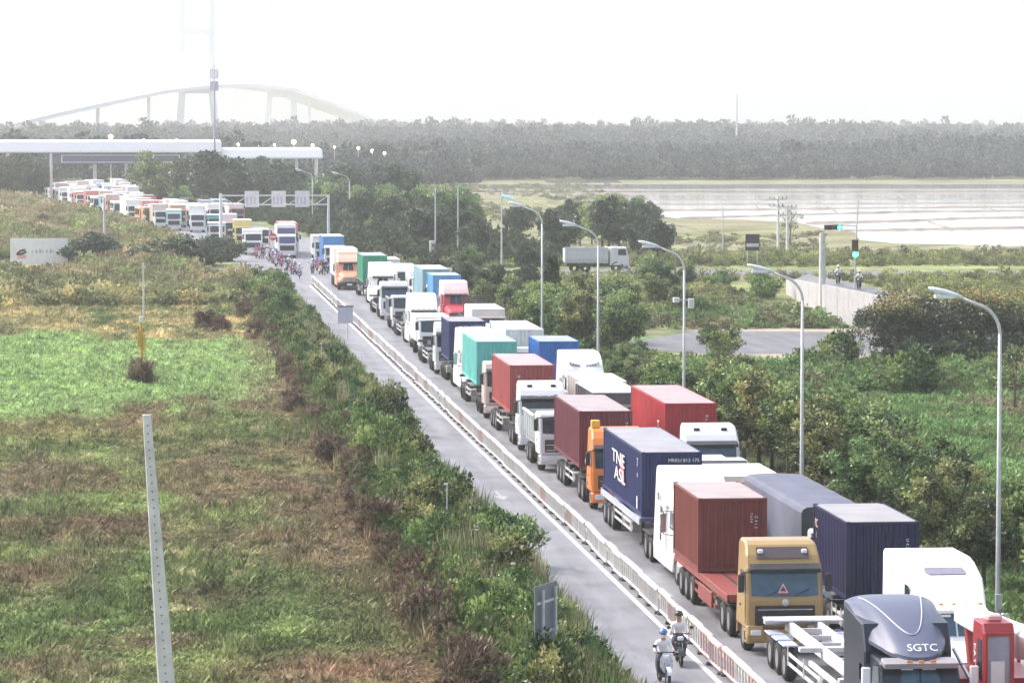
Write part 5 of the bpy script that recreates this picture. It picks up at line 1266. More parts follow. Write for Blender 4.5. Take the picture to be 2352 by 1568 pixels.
# two on the ramp
for (u, v), lab, lp in (((1925, 652), 'left of two motorbikes on the ramp road above the wall', 'rider of the left motorbike on the ramp road'), ((1973, 664), 'right of two motorbikes on the ramp road above the wall', 'rider of the right motorbike on the ramp road')):
    x, y = G(u, v, RZ); motorbike((x, y, RZ), -.35, lab, TRIM, TRIM); person((x, y, RZ), -.35, lp, 'ride', S_WHITE, T_DARK, H_WHT)
# crowd of motorbikes at the junction
rc = random.Random(8); kinds = [(S_GREY, H_WHT), (S_VIO, H_BLUE), (S_RED, H_RED), (S_BLUE, H_BLK), (S_WHITE, H_WHT), (S_TAN, H_BLUE), (S_VIO, H_WHT)]
bm_ = [TRIM, mat('bike_violet', (.18, .12, .35), .35), mat('bike_red', (.4, .05, .06), .35), mat('bike_white', (.6, .6, .62), .35)]
spots = [(688, 640)] + [(590 + 7.5 * k + rc.uniform(-3, 3), 588 + 3.4 * k + rc.uniform(-5, 6)) for k in range(13)] + [(718, 628), (728, 622), (737, 630), (752, 628)]
protos_ = []
for k, (u, v) in enumerate(spots):
    x, y = G(u, v); s_, h_ = kinds[k % 7]
    bl = 'motorbike furthest ahead of the crowd at the junction' if k == 0 else 'small motorbike in the crowd waiting at the junction'; bg = None if k == 0 else 'motorbikes crowding the junction'
    if k < 4: protos_.append(motorbike((x, y, .012), rc.uniform(-.2, .2), bl, bm_[(k + 1) % 4], bm_[k % 4], bg))
    else:
        c_ = copy_tree(protos_[1 + k % 3]); c_.location = (x, y, .012); c_.rotation_euler = (0, 0, rc.uniform(-.3, .3))
    person((x, y, .012), rc.uniform(-.2, .2), 'helmeted rider furthest ahead of the crowd at the junction' if k == 0 else 'helmeted rider in the motorbike crowd at the junction', 'ride', s_, T_DARK, h_, None, None if k == 0 else 'riders crowding the junction', face=False)
x, y = G(744, 632); person((x, y, .012), .3, 'standing person in dark clothes before the white and blue truck', 'stand', T_DARK, T_DARK, None, face=False)

# ================================================================== FAR STRUCTURES
# toll plaza -----------------------------------------------------------------
TW = mat('canopy_white', (.80, .80, .84), .45, 0, .05, .1); TD = mat('canopy_dark', (.10, .10, .17), .6)
ty = 905.; X = lambda u: (u - 325) * (ty) / FPX; Z = lambda v: 17.2 - (v - 280) * ty / FPX
r = thing('toll_plaza', 'wide white toll plaza canopy on columns across the far road', 'toll plaza', (X(250), ty, 0)); ox = X(250)
for k, (ua, ub, va, vb) in enumerate(((-40, 507, 326, 350), (507.5, 738, 344, 364))):
    q = MB(); q.prism([(0, Z(vb)), (-.05, Z(vb) + .35), (.9, Z(va) + .02), (18, Z(va) + .5), (18, Z(vb))], X(ua) - ox, X(ub) - ox, .15); q.build('canopy', TW, r)
    q = MB(); q.box(X(ua) - ox + .3, X(ub) - ox - .3, .1, .25, Z(vb) + .25, Z(vb) + .4); q.build('fascia_line', P_GREY, r)
q = MB(); q.bbox(X(110) - ox, X(418) - ox, 1.0, 1.6, Z(376), Z(351) - .05, .05); lp_ = q.build('lane_sign', TD, r)
for ua, ub, va, vb in ((142, 412, 355, 357), (142, 412, 371, 373), (142, 145, 357, 371), (409, 412, 357, 371)):
    q = MB(); q.box(X(ua) - ox, X(ub) - ox, .9, .99, Z(vb), Z(va)); q.build('sign_frame', P_LGREY, lp_)
for u in (20, 118, 218, 290, 360, 440, 500, 560, 620, 680, 725):
    q = MB(); q.path([(X(u) - ox, 5, 0), (X(u) - ox, 5, Z(352) if u < 510 else Z(365))], .45, 8); q.build('column', TW, r)
for u in (170, 218, 265, 315, 365):
    q = MB(); q.bbox(X(u) - ox - .9, X(u) - ox + .9, -3, 1, 0, 2.8, .08); bt = q.build('booth', paint('booth', (.62, .62, .66)), r)
    q = MB(); q.box(X(u) - ox - .7, X(u) - ox + .7, -3.05, -3.0, 1.2, 2.2); q.build('booth_window', GLASS, bt)
# telecom mast
mx, my = (490 - 325) * 840 / FPX, 835.
r = thing('telecom_mast', 'tall thin telecom mast with antenna cluster rising above the toll plaza', 'mast', (mx, my, 0)); zt = 17.2 + (280 - 150) * my / FPX
MW = mat('mast_grey', (.42, .42, .55), .5)
q = MB(); q.path([(0, 0, 0), (0, 0, 18), (0, 0, zt)], [.32, .22, .08], 8); q.build('shaft', MW, r)
zc = 17.2 + (280 - 200) * my / FPX
for k in range(6):
    a = k * PI / 3; q = MB(); q.bbox(math.cos(a) * .75 - .17, math.cos(a) * .75 + .17, math.sin(a) * .75 - .1, math.sin(a) * .75 + .1, zc - .9, zc + 1.2, .03); q.build('antenna', MW, r)
    q = MB(); q.bbox(math.cos(a) * .8 - .12, math.cos(a) * .8 + .12, math.sin(a) * .8 - .1, math.sin(a) * .8 + .1, zc + 1.8, zc + 4.0, .03); q.build('antenna', mat('antenna_pale', (.55, .55, .62), .5), r)
for zz in (zc - .6, zc + .8, zc + 2.0, zc + 3.6):
    q = MB(); q.path([(math.cos(k * PI / 6) * .7, math.sin(k * PI / 6) * .7, zz) for k in range(13)], .06, 4); q.build('ring', MW, r)
# thin chimney on the skyline
cx_, cy_ = (1690 - 325) * 1700 / FPX, 1690.; r = thing('chimney', 'very thin pale chimney on the hazy skyline', 'chimney', (cx_, cy_, 0))
q = MB(); q.path([(0, 0, 0), (0, 0, 17.2 + 60 * 1690 / FPX)], [.5, .3], 8); q.build('shaft', mat('chimney_pale', (.62, .60, .68), .6), r)
q = MB(); q.path([(0, 0, 17.2 + 60 * 1690 / FPX), (0, 0, 17.4 + 60 * 1690 / FPX)], [.45, .45], 8); q.build('collar', MATS['chimney_pale'], r)
# lit floodlights round the toll plaza
WARM = emit('warm_lamp', (1., .62, .28), 6.)
for k, (u, v, rr) in enumerate(((255, 314, .75), (330, 322, .4), (405, 322, .45), (545, 332, .45), (590, 333, .4), (628, 333, .4), (672, 326, .8), (715, 334, .5), (765, 338, .4), (820, 340, .5), (852, 347, .6), (880, 352, .5), (420, 428, .4))):
    yy = 960. + k * 9; r = thing('floodlight', 'warm lit floodlight on a mast around the toll plaza', 'floodlight', ((u - 325) * yy / FPX, yy, 0), 0, 'lit floodlights around the toll plaza'); zz = 17.2 - (v - 280) * yy / FPX
    q = MB(); q.path([(0, 0, 0), (0, 0, zz)], [.16, .1], 6); q.build('mast', GALV, r)
    q = MB(); n = 8; q.loft([[(math.cos(2 * PI * i / n) * rr * math.sin(a) * .8 + .001, math.sin(2 * PI * i / n) * rr * math.sin(a) * .8, zz + rr * .8 * math.cos(a)) for i in range(n)] for a in (.05, .7, 1.4, 2.1, 2.8, 3.09)]); q.build('lamp', WARM, r)
# cable-stayed bridge in the haze
BC = mat("bridge_concrete", (.78, .78, .82), .8)
r = thing('bridge', 'huge faint bridge with two tall towers lost in haze', 'bridge', (41.5, 2780, 0)); r.location = (41.5 * 1.15, 2780 * 1.15, 0); r.scale = (1.15, 1.15, 1.09); o = Vector((41.5, 2780, 0))
pts = [(-83, 2100, 14), (-60, 2230, 21), (-28, 2400, 29.5), (5, 2580, 38), (41.5, 2780, 44), (80, 2980, 46.5), (118, 3150, 44), (150, 3330, 36), (202, 3600, 22.5), (240, 3800, 12)]
mbk = MB(); rings = []
for x, y, z in pts:
    q_ = Vector((x, y, z)) - o; n_ = Vector((.98, -.19, 0)) * 13
    rings.append([tuple(q_ - n_ + Vector((0, 0, -1.6))), tuple(q_ + n_ + Vector((0, 0, -1.6))), tuple(q_ + n_ + Vector((0, 0, 1.2))), tuple(q_ - n_ + Vector((0, 0, 1.2)))])
mbk.loft(rings); mbk.build('deck', BC, r)
for tx_, tyy, lw in ((41.5, 2780, 10.9), (118, 3150, 9.6)):
    T = MB(); q_ = Vector((tx_, tyy, 0)) - o
    for s in (-1, 1):
        T.loft([[(q_.x + s * w_ + a, q_.y + b_, z) for a, b_ in ((-h_, -h_), (h_, -h_), (h_, h_), (-h_, h_))] for z, w_, h_ in ((0, lw + 3, 3.), (44, lw, 2.4), (95, lw, 2.0), (145, lw, 1.8))])
    T.box(q_.x - lw, q_.x + lw, q_.y - 1.8, q_.y + 1.8, 84, 89); T.box(q_.x - lw, q_.x + lw, q_.y - 1.8, q_.y + 1.8, 38, 42); T.build('tower', BC, r)
    for s in (-1, 1):
        for e in (-1, 1):
            for k in range(1, 8):
                d_ = k * 24 * e; c = MB(); zt_ = 100 + k * 5.5; zd = 44 - abs(d_) * .05
                c.path([(q_.x + s * lw, q_.y, zt_), (q_.x + s * lw + d_ * .19, q_.y + d_, zd)], .12, 4); c.build('stay_cable', BC, r)
for i in range(1, 4):
    x, y, z = pts[i]; c = MB(); q_ = Vector((x, y, 0)) - o; c.box(q_.x - 1.1, q_.x + 1.1, q_.y - 1.5, q_.y + 1.5, 0, z - 1.7); c.build('pier', BC, r)
for i in range(7, 9):
    x, y, z = pts[i]; c = MB(); q_ = Vector((x, y, 0)) - o; c.box(q_.x - 1.1, q_.x + 1.1, q_.y - 1.5, q_.y + 1.5, 0, z - 1.7); c.build('pier', BC, r)

# ================================================================== PLANTS
rng = np.random.default_rng(7)
def leaf_mesh(name, P, N, size, tint, m, aspect=.55, two=False):
    """one kite-shaped leaf (or sprig) per point; N = main direction"""
    n = len(P); N = N / (np.linalg.norm(N, axis=1, keepdims=True) + 1e-9)
    rv = rng.normal(size=(n, 3)); S = np.cross(N, rv); S /= np.linalg.norm(S, axis=1, keepdims=True) + 1e-9
    s = np.asarray(size).reshape(-1, 1) * np.ones((n, 1))
    a = P; b = P + N * s * .5 + S * s * aspect * .5; c = P + N * s; d = P + N * s * .5 - S * s * aspect * .5
    fold = np.cross(N, S) * s * .12; b = b + fold; d = d + fold
    V = np.stack([a, b, c, d], 1).reshape(-1, 3); Fi = np.arange(n * 4).reshape(n, 4)
    me = bpy.data.meshes.new(name); me.from_pydata(V.tolist(), [], Fi.tolist()); me.materials.append(m)
    at = me.attributes.new('tint', 'FLOAT', 'FACE'); at.data.foreach_set('value', np.clip(tint, 0, 1).astype(np.float32))
    return me
def crown_points(n, rx, rz, cz, clumps, seed, flat=1.0, cone=False, hollow=.45):
    g = np.random.default_rng(seed); C = []; Rr = []
    while len(C) < clumps:
        p = g.uniform(-1, 1, 3)
        q = np.linalg.norm(p)
        if q > 1 or q < hollow * g.random(): continue
        if cone: p[:2] *= (1 - (p[2] + 1) / 2) * .95 + .12
        C.append(p * np.array([rx, rx, rz]) * g.uniform(.8, 1.08)); Rr.append(g.uniform(.16, .34) * rx * (.8 if cone else 1))
    C = np.array(C); Rr = np.array(Rr); k = g.integers(0, clumps, n)
    d = g.normal(size=(n, 3)); d /= np.linalg.norm(d, axis=1, keepdims=True); rad = g.random(n) ** .45
    P = C[k] + d * (Rr[k] * rad)[:, None] * np.array([1, 1, .75 * flat])
    ct = g.uniform(.15, .85, clumps)
    tint = ct[k] + g.normal(0, .24, n) + .10 * d[:, 2]
    P[:, 2] += cz
    D = d + g.normal(0, .6, (n, 3)) + np.array([0, 0, -.15])
    return P, D, tint, C + np.array([0, 0, cz])
L_LIT = leafmat('leaf_fresh', (.035, .085, .018), (.12, .23, .055), (.36, .46, .17))
L_GRN = leafmat('leaf_green', (.020, .046, .013), (.085, .160, .042), (.36, .44, .15))
L_MIX = leafmat('leaf_olive', (.024, .044, .014), (.095, .145, .040), (.42, .42, .16))
L_DRK = leafmat('leaf_dark', (.018, .038, .020), (.040, .078, .038), (.10, .15, .065))
L_YEL = leafmat('leaf_flowering', (.022, .038, .014), (.065, .090, .028), (.44, .36, .11), .15)
L_DRY = leafmat('leaf_dry', (.075, .042, .034), (.17, .105, .080), (.36, .27, .19), .1, .05, .2)
L_FAR = leafmat('leaf_far', (.050, .068, .062), (.092, .118, .104), (.17, .195, .165), .1, .12, .05)  # paler and bluer: some distance haze put into the leaf colour
def trunk_mesh(h, r0, C, seed, limbs=9):
    g = random.Random(seed); b = MB(); top = (g.uniform(-.15, .15), g.uniform(-.15, .15), h)
    b.path([(0, 0, 0), (.02, 0, h * .25), (top[0] * .5, top[1] * .5, h * .6), top], [r0 * 1.35, r0, r0 * .75, r0 * .3], 7)
    idx = list(range(len(C))); g.shuffle(idx)
    for i in idx[:limbs]:
        e = C[i]; s = g.uniform(.35, .8) * h; s = min(s, e[2] - .05) if e[2] > .5 else .3
        mid = (e[0] * .5, e[1] * .5, (s + e[2]) / 2 + .1)
        b.path([(top[0] * s / h * .5, top[1] * s / h * .5, s), mid, tuple(e)], [r0 * .5, r0 * .32, r0 * .1], 5)
    return b.mesh('trunk', BARK)
TREES = {}
def tree_proto(key, n, rx, rz, cz, clumps, lm, size, seed, cone=False, hollow=.45, r0=.13):
    P, D, t, C = crown_points(n, rx, rz, cz, clumps, seed, cone=cone, hollow=hollow)
    sz = np.random.default_rng(seed + 1).uniform(.6, 1.3, n) * size
    TREES[key] = (leaf_mesh('crown', P, D, sz, t, lm), trunk_mesh(cz + rz * .35, r0, C, seed))
for k in range(4): tree_proto(('g', k), 6500, 2.1, 2.3, 3.7, 46, (L_GRN, L_LIT, L_MIX, L_GRN)[k], .27, 100 + k)
for k in range(2): tree_proto(('d', k), 5200, 2.2, 2.4, 3.8, 44, L_DRK, .30, 120 + k, hollow=.3)
tree_proto(('cone', 0), 5200, 1.5, 3.6, 4.2, 70, L_DRK, .28, 130, cone=True, hollow=.1)
for k in range(2):
    P, D, t, C = crown_points(15000, 3.7, 1.7, 3.3, 34, 140 + k, hollow=.15)
    t = np.clip((P[:, 2] - 3.65) * .5 + rng.normal(.15, .25, len(P)), 0, 1)        # blossom sits on the upper sprays
    TREES[('y', k)] = (leaf_mesh('crown', P, D, rng.uniform(.6, 1.3, len(P)) * .2, t, L_YEL), trunk_mesh(4.2, .2, C, 140 + k, 14))
for k in range(2): tree_proto(('bare', k), 700, 1.9, 1.9, 3.4, 26, L_MIX, .25, 150 + k, hollow=.2, r0=.10)
def tree(key, x, y, h, label, group=None, wscale=1., rg=random.Random(1)):
    base = {'g': 6.1, 'd': 6.3, 'cone': 8.0, 'y': 5.3, 'bare': 5.4}[key[0]]; s = h / base
    r = thing('tree', label, 'tree', (x, y, -.02), rg.uniform(0, 6.28), group); r.scale = (s * wscale, s * wscale, s)
    link('crown', TREES[key][0], r); link('trunk', TREES[key][1], r); return r
BUSH = {}
def bush_proto(key, n, rx, rz, clumps, lm, size, seed, up=0., asp=.55):
    P, D, t, C = crown_points(n, rx, rz, rz * .85, clumps, seed, hollow=.2); P[:, 2] = np.abs(P[:, 2]) + .02
    D[:, 2] += up; sz = np.random.default_rng(seed).uniform(.6, 1.4, n) * size
    b = MB(); g = random.Random(seed)
    for i in range(min(10, len(C))): b.path([(g.uniform(-.2, .2), g.uniform(-.2, .2), 0), (C[i][0] * .6, C[i][1] * .6, abs(C[i][2]) * .6), (C[i][0], C[i][1], abs(C[i][2]))], [.03, .02, .008], 4)
    BUSH[key] = (leaf_mesh('foliage', P, D, sz, t, lm, asp), b.mesh('stems', BARK))
for k in range(3): bush_proto(('g', k), 3600, 1.15, .95, 44, (L_GRN, L_LIT, L_MIX)[k], .15, 200 + k, .7)
for k in range(2): bush_proto(('dark', k), 3000, 1.6, 1.5, 30, L_DRK, .24, 210 + k)
for k in range(2): bush_proto(('dry', k), 2600, 1.0, .75, 26, L_DRY, .20, 220 + k, .8, .3)
for k in range(2): bush_proto(('twig', k), 2200, .95, .85, 24, L_DRY, .30, 230 + k, 1.2, .13)
def bush(key, x, y, s, label, group=None, rg=random.Random(2), sz=None):
    r = thing('bush', label, 'bush', (x, y, -.02), rg.uniform(0, 6.28), group); r.scale = (s, s, sz or s)
    link('foliage', BUSH[key][0], r); link('stems', BUSH[key][1], r); return r

# scatter through geometry nodes: points with colour, turn and size -> instances of a few small plants
def scatter(name, protos, P, rot, scl, idx, col, label, cat):
    pc = bpy.data.collections.new(name + '_kinds')
    for k, me in enumerate(protos): pc.objects.link(bpy.data.objects.new('%s_kind_%02d' % (name, k), me))
    me = bpy.data.meshes.new(name); me.from_pydata(np.asarray(P).tolist(), [], [])
    def put(nm, ty, arr, f):
        a = me.attributes.new(nm, ty, 'POINT'); a.data.foreach_set(f, np.ascontiguousarray(arr).ravel())
    put('turn', 'FLOAT', np.asarray(rot, np.float32), 'value'); put('size', 'FLOAT_VECTOR', np.asarray(scl, np.float32), 'vector'); put('kind_index', 'INT', np.asarray(idx, np.int32), 'value')
    put('plantcol', 'FLOAT_COLOR', np.concatenate([col, np.ones((len(col), 1))], 1).astype(np.float32), 'color')
    o = link(name, me); o['kind'] = 'stuff'; o['label'] = label; o['category'] = cat
    ng = bpy.data.node_groups.new(name, 'GeometryNodeTree')
    ng.interface.new_socket('Geometry', in_out='INPUT', socket_type='NodeSocketGeometry'); ng.interface.new_socket('Geometry', in_out='OUTPUT', socket_type='NodeSocketGeometry')
    n = ng.nodes; l = ng.links; gi = n.new('NodeGroupInput'); go = n.new('NodeGroupOutput')
    ip = n.new('GeometryNodeInstanceOnPoints'); ci = n.new('GeometryNodeCollectionInfo'); ci.inputs['Collection'].default_value = pc
    ci.inputs['Separate Children'].default_value = True; ci.inputs['Reset Children'].default_value = True
    def na(nm, ty):
        q = n.new('GeometryNodeInputNamedAttribute'); q.data_type = ty; q.inputs['Name'].default_value = nm; return q.outputs['Attribute']
    l.new(gi.outputs[0], ip.inputs['Points']); l.new(ci.outputs[0], ip.inputs['Instance']); ip.inputs['Pick Instance'].default_value = True
    l.new(na('kind_index', 'INT'), ip.inputs['Instance Index']); l.new(na('size', 'FLOAT_VECTOR'), ip.inputs['Scale'])
    cx = n.new('ShaderNodeCombineXYZ'); l.new(na('turn', 'FLOAT'), cx.inputs[2]); er = n.new('FunctionNodeEulerToRotation'); l.new(cx.outputs[0], er.inputs[0]); l.new(er.outputs[0], ip.inputs['Rotation'])
    l.new(ip.outputs[0], go.inputs[0])
    o.modifiers.new('scatter', 'NODES').node_group = ng
    return o
# material of scattered grass: its own plant colour, lighter or darker blade by blade
m, n, l, p = nodemat('grass_blades'); GRASS = m
at = n.new('ShaderNodeAttribute'); at.attribute_name = 'plantcol'; at.attribute_type = 'INSTANCER'
a2 = n.new('ShaderNodeAttribute'); a2.attribute_name = 'tint'
mr = n.new('ShaderNodeMapRange'); mr.inputs[3].default_value = .55; mr.inputs[4].default_value = 1.5; l.new(a2.outputs['Fac'], mr.inputs[0])
v = n.new('ShaderNodeVectorMath'); v.operation = 'SCALE'; l.new(at.outputs['Color'], v.inputs[0]); l.new(mr.outputs[0], v.inputs['Scale'])
l.new(v.outputs[0], p.inputs['Base Color']); p.inputs['Roughness'].default_value = .7; p.inputs['Specular IOR Level'].default_value = .2
tr = n.new('ShaderNodeBsdfTranslucent'); l.new(v.outputs[0], tr.inputs[0]); ms = n.new('ShaderNodeMixShader'); ms.inputs[0].default_value = .25
l.new(p.outputs[0], ms.inputs[1]); l.new(tr.outputs[0], ms.inputs[2]); l.new(ms.outputs[0], n['Material Output'].inputs[0])
def tuft(n_, spread, h, w, lean, seed):
    g = np.random.default_rng(seed); P = np.zeros((n_, 3)); a = g.uniform(0, 2 * PI, n_); q = g.random(n_) ** .5 * spread
    P[:, 0] = np.cos(a) * q; P[:, 1] = np.sin(a) * q
    D = np.stack([g.normal(0, lean, n_), g.normal(0, lean, n_), np.ones(n_)], 1)
    return leaf_mesh('tuft', P, D, g.uniform(.5, 1.2, n_) * h, g.random(n_), GRASS, w)
TUFT = [tuft(26, .26, .30, .20, .6, k) for k in range(3)] + [tuft(20, .18, .48, .13, .4, 5), tuft(34, .42, .16, .3, 1.2, 6)] + [tuft(30, .32, .20, .35, 1.1, 10 + k) for k in range(3)]
SHRUB = []
for k in range(4):
    P_, D_, t_, C_ = crown_points(150, .8, .55, .45, 12, 300 + k, hollow=.2); P_[:, 2] = np.abs(P_[:, 2]); SHRUB.append(leaf_mesh('shrublet', P_, D_, np.full(150, .26), t_, GRASS))
def rand_in(n_, y0, y1, xa, xb, power=1.0):
    y = y0 + (y1 - y0) * rng.random(n_) ** power
    A = np.array([xa(t) for t in y]) if callable(xa) else xa; B = np.array([xb(t) for t in y]) if callable(xb) else xb
    return A + (B - A) * rng.random(n_), y
lx = lambda y: -325 * y / FPX - 6; rxe = lambda y: (2352 - 325) * y / FPX + 9
def lay(name, n_, y0, y1, xa, xb, protos, s0, s1, label, cat, hmod=None, power=1.0, keep=None, mul=1.0, zs=(.7, 1.3), colf=None):
    x, y = rand_in(n_, y0, y1, xa, xb, power)
    if keep is not None: k = keep(x, y); x, y = x[k], y[k]
    s = rng.uniform(s0, s1, len(x)); h = s * rng.uniform(zs[0], zs[1], len(x))
    if hmod is not None: h = h * hmod(x, y)
    col = (colf or field_colour)(x, y) * mul * rng.uniform(.75, 1.3, (len(x), 1))
    return scatter(name, protos, np.stack([x, y, np.zeros_like(x)], 1), rng.uniform(0, 6.28, len(x)), np.stack([s, s, h], 1), rng.integers(0, len(protos), len(x)), col, label, cat)
clear_road = lambda x, y: ~((y > 398) & (y < 438)); board_ok = lambda x, y: ~((x > -20) & (x < -7) & (y > 415) & (y < 465))
lay('grass', 44000, 106, 226, lx, lambda y: 11.5, TUFT, .7, 1.5, 'rough grass and dry weeds covering the near left field', 'grass', lambda x, y: .16 + 1.0 * fbm(x * .8, y * .2, 40) ** 1.5, 1.0, None, 1.15)
lay('grass', 26000, 222, 352, lx, lambda y: 12.3, TUFT, 1.1, 2.0, 'bright green and tan grass in the middle of the left field', 'grass', lambda x, y: .25 + .5 * fbm(x * .4, y * .12, 41), 1.0, None, 1.1)
lay('scrub', 6200, 345, 640, lx, lambda y: centre(y) - 11.2 if y > 432 else 11.5, SHRUB, .7, 1.9, 'low scrub across the far left field', 'scrub', None, 1.1, lambda x, y: (clear_road(x, y) | (x < 6)) & board_ok(x, y), 1.0)
lay('scrub', 1500, 640, 900, lx, lambda y: centre(y) - 14 - wid(y), SHRUB, 1.2, 2.6, 'grey green scrub left of the far jam', 'scrub')
def right_ok(x, y): return ~((y > 260) & (y < 304) & (x > 35)) & ~((y > 401) & (y < 434)) & ~((x > 58) & (y > 305) & (y < 395) & (x < 76))
lay('grass', 36000, 112, 300, 28.8, lambda y: max(30, rxe(y)), TUFT, .9, 2.0, 'green grass on the meadow right of the roadside trees', 'grass', lambda x, y: .55 + 0 * x, .75, right_ok, 1.15)
lay('scrub', 6400, 230, 470, 29.0, rxe, SHRUB, .5, 1.3, 'scattered scrub between the side roads', 'scrub', None, .9, right_ok, 1.0)
lay('scrub', 5200, 440, 1000, lambda y: centre(y) + 13 if y > 432 else 29, rxe, SHRUB, .5, 1.5, 'thin scrub and banks around the flooded fields', 'scrub', None, .8, lambda x, y: (vnoise(x * .05, y * .012, 9) > .42) & (325 + x * FPX / y < np.where(y < 560, 1900, 1440)), .95, (.4, .8))

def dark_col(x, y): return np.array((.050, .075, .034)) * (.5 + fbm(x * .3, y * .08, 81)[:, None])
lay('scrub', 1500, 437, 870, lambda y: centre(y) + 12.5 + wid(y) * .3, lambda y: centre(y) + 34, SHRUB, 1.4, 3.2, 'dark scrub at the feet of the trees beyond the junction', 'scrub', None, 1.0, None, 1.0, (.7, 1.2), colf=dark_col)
# roadside thicket between the left field and the motorbike lane
rt_ = random.Random(21); GB = 'bushes in the roadside thicket'
yy = 103.
cnt = 0
while yy < 388 and cnt < 285:
    for k in range(2):
        x = rt_.uniform(11.0, 13.9); s = rt_.uniform(.5, 1.0) * (1.25 if rt_.random() < .2 else 1); key = ('g', rt_.choice((0, 1, 1, 2)))
        if yy < 118 and x > 13.0: x -= .5
        bush(key, x, yy + rt_.uniform(-1.2, 1.2), s, 'green leafy bush in the roadside thicket level with ' + abreast(yy), GB, rt_, s * rt_.uniform(.9, 1.5)); cnt += 1
    if yy < 330 and rt_.random() < .22:
        bush((rt_.choice(('twig', 'twig')), rt_.randint(0, 1)), rt_.uniform(8.6, 11.2), yy, rt_.uniform(.55, 1.05), 'dry brown bush on the thicket\'s field side level with ' + abreast(yy), 'dry bushes along the thicket', rt_); cnt += 1
    yy += 2.3 if yy < 220 else 3.4
def hedge_col(x, y):
    a = fbm(x * .5, y * .16, 71); b = fbm(x * 1.3, y * .4, 72); w = np.clip((a - .42) * 6, 0, 1)[:, None]; e = np.clip((11.2 - x) * .5 + (b - .55) * 4, 0, 1)[:, None]
    g = np.array((.060, .105, .032)) * (1 - w) + np.array((.15, .20, .070)) * w
    return (g * (1 - e) + np.array((.125, .080, .062)) * e) * (.6 + .8 * b[:, None])
def stalk_col(x, y):
    w = (rng.random(len(x)) < .45)[:, None]; return np.where(w, np.array((.34, .31, .19)), np.array((.11, .17, .055))) * rng.uniform(.7, 1.2, (len(x), 1))
lay('undergrowth', 12000, 103, 392, 9.6, 13.9, SHRUB + TUFT[:3], .4, 1.0, 'tangled undergrowth filling the roadside thicket', 'undergrowth', lambda x, y: .6 + 1.1 * fbm(x * .6, y * .2, 73), 1.2, None, 1.0, colf=hedge_col)
TALL = [tuft(34, .38, 1.15, .055, .28, 50 + k) for k in range(3)]
lay('tall_grass', 3600, 103, 392, 13.0, 14.35, TALL, .5, 1.05, 'tall wispy grass fringing the motorbike lane', 'grass', lambda x, y: .5 + fbm(x * .7, y * .2, 51), 1.3, lambda x, y: vnoise(x * .4, y * .14, 52) > .35, 1.0, colf=stalk_col)
lay('tall_grass', 1800, 103, 392, 11.0, 13.4, TALL, .45, .9, 'pale stalks standing up through the roadside bushes', 'grass', lambda x, y: 1.1 + fbm(x * .7, y * .2, 54), 1.3, lambda x, y: vnoise(x * .5, y * .12, 55) > .5, 1.0, colf=stalk_col)
lay('tall_grass', 1500, 103, 380, 9.0, 12.5, TALL, .4, .8, 'tall dry grass along the field side of the thicket', 'grass', lambda x, y: .5 + fbm(x * .7, y * .2, 53), 1.2, None, 1.2)
for u, v, s, lab in ((630, 700, 1.8, 'bright green vine-covered mound at the edge of the far thicket'), (600, 690, 1.5, 'bright green low mound left of the vine-covered one')): x, y = G(u, v); bush(('g', 1), x, y, s, lab, None, rt_)
for u, v, s in ((480, 760, 1.2), (510, 765, 1.0), (100, 525, 1.6)): x, y = G(u, v); bush(('dry', 0), x, y, s, {480: 'brown dry bush in the tan strip of the left field', 510: 'second brown dry bush beside the first in the tan strip', 100: 'dry clump above the white billboard'}[u], None, rt_)
x, y = G(322, 884); bush(('twig', 0), x, y - .3, 1.1, 'grey tangled shrub at the foot of the yellow marker post', None, rt_, 1.0)
x, y = G(322, 884); bush(('dark', 0), x + .1, y, .45, 'small dark shrub behind the foot of the yellow marker', None, rt_, .42)
for k, (u, v, s) in enumerate(((195, 612, 1.15), (230, 608, 1.0), (165, 610, .9), (330, 612, .75), (395, 612, 1.0), (440, 612, 1.15), (470, 608, .95), (520, 600, .95))):
    x, y = G(u, v); bush(('dark', k % 2), x, y, s * 1.7, 'dark green shrub in the row behind the left field', 'dark shrubs behind the left field', rt_, s * 1.25)

# trees ----------------------------------------------------------------------
rr_ = random.Random(33); GT = 'trees lining the truck lanes'
yy = 118.
while yy < 300:
    x = rr_.uniform(29.9, 33.0) if yy < 240 else rr_.uniform(30.5, 36); h = rr_.uniform(4.0, 5.2) if yy > 165 else rr_.uniform(3.6, 4.7)
    h = min(h, 17.2 - (835 - 280) * yy / FPX + .3) if 185 < yy < 262 else h
    if h < 1.8: h = 1.8
    tree(('g', rr_.randint(0, 3)), x, yy, h, 'leafy young tree right of the truck lanes level with ' + abreast(yy), GT, rr_.uniform(.85, 1.15), rr_)
    yy += rr_.uniform(1.7, 3.1)
x, y = G(1265, 790); tree(('cone', 0), x, y, 7.6, 'dark narrow cone-shaped tree beside the fifth street lamp', None, 1., rr_)
for k, (u, v, h, ws) in enumerate(((2065, 836, 4.9, 1.05), (2175, 832, 5.7, 1.1), (2310, 838, 5.3, 1.1))):
    x, y = G(u, v); tree(('y', k % 2), x, y, h, ('left of three spreading yellow-flowering trees by the side road', 'tallest middle spreading yellow-flowering tree by the side road', 'right spreading yellow-flowering tree behind the nearest lamp')[k], None, ws, rr_)
for u, v, s, lab in ((1925, 842, 1.5, 'round bush at the near edge of the side road'), (2095, 905, 1.8, 'broad green bush on the right meadow'), (1660, 815, 1.2, 'low bush before the side road left of the second lamp'), (1630, 790, .9, 'small bush on the side road edge')):
    x, y = G(u, v); bush(('g', 0), x, y, s, lab, None, rr_)
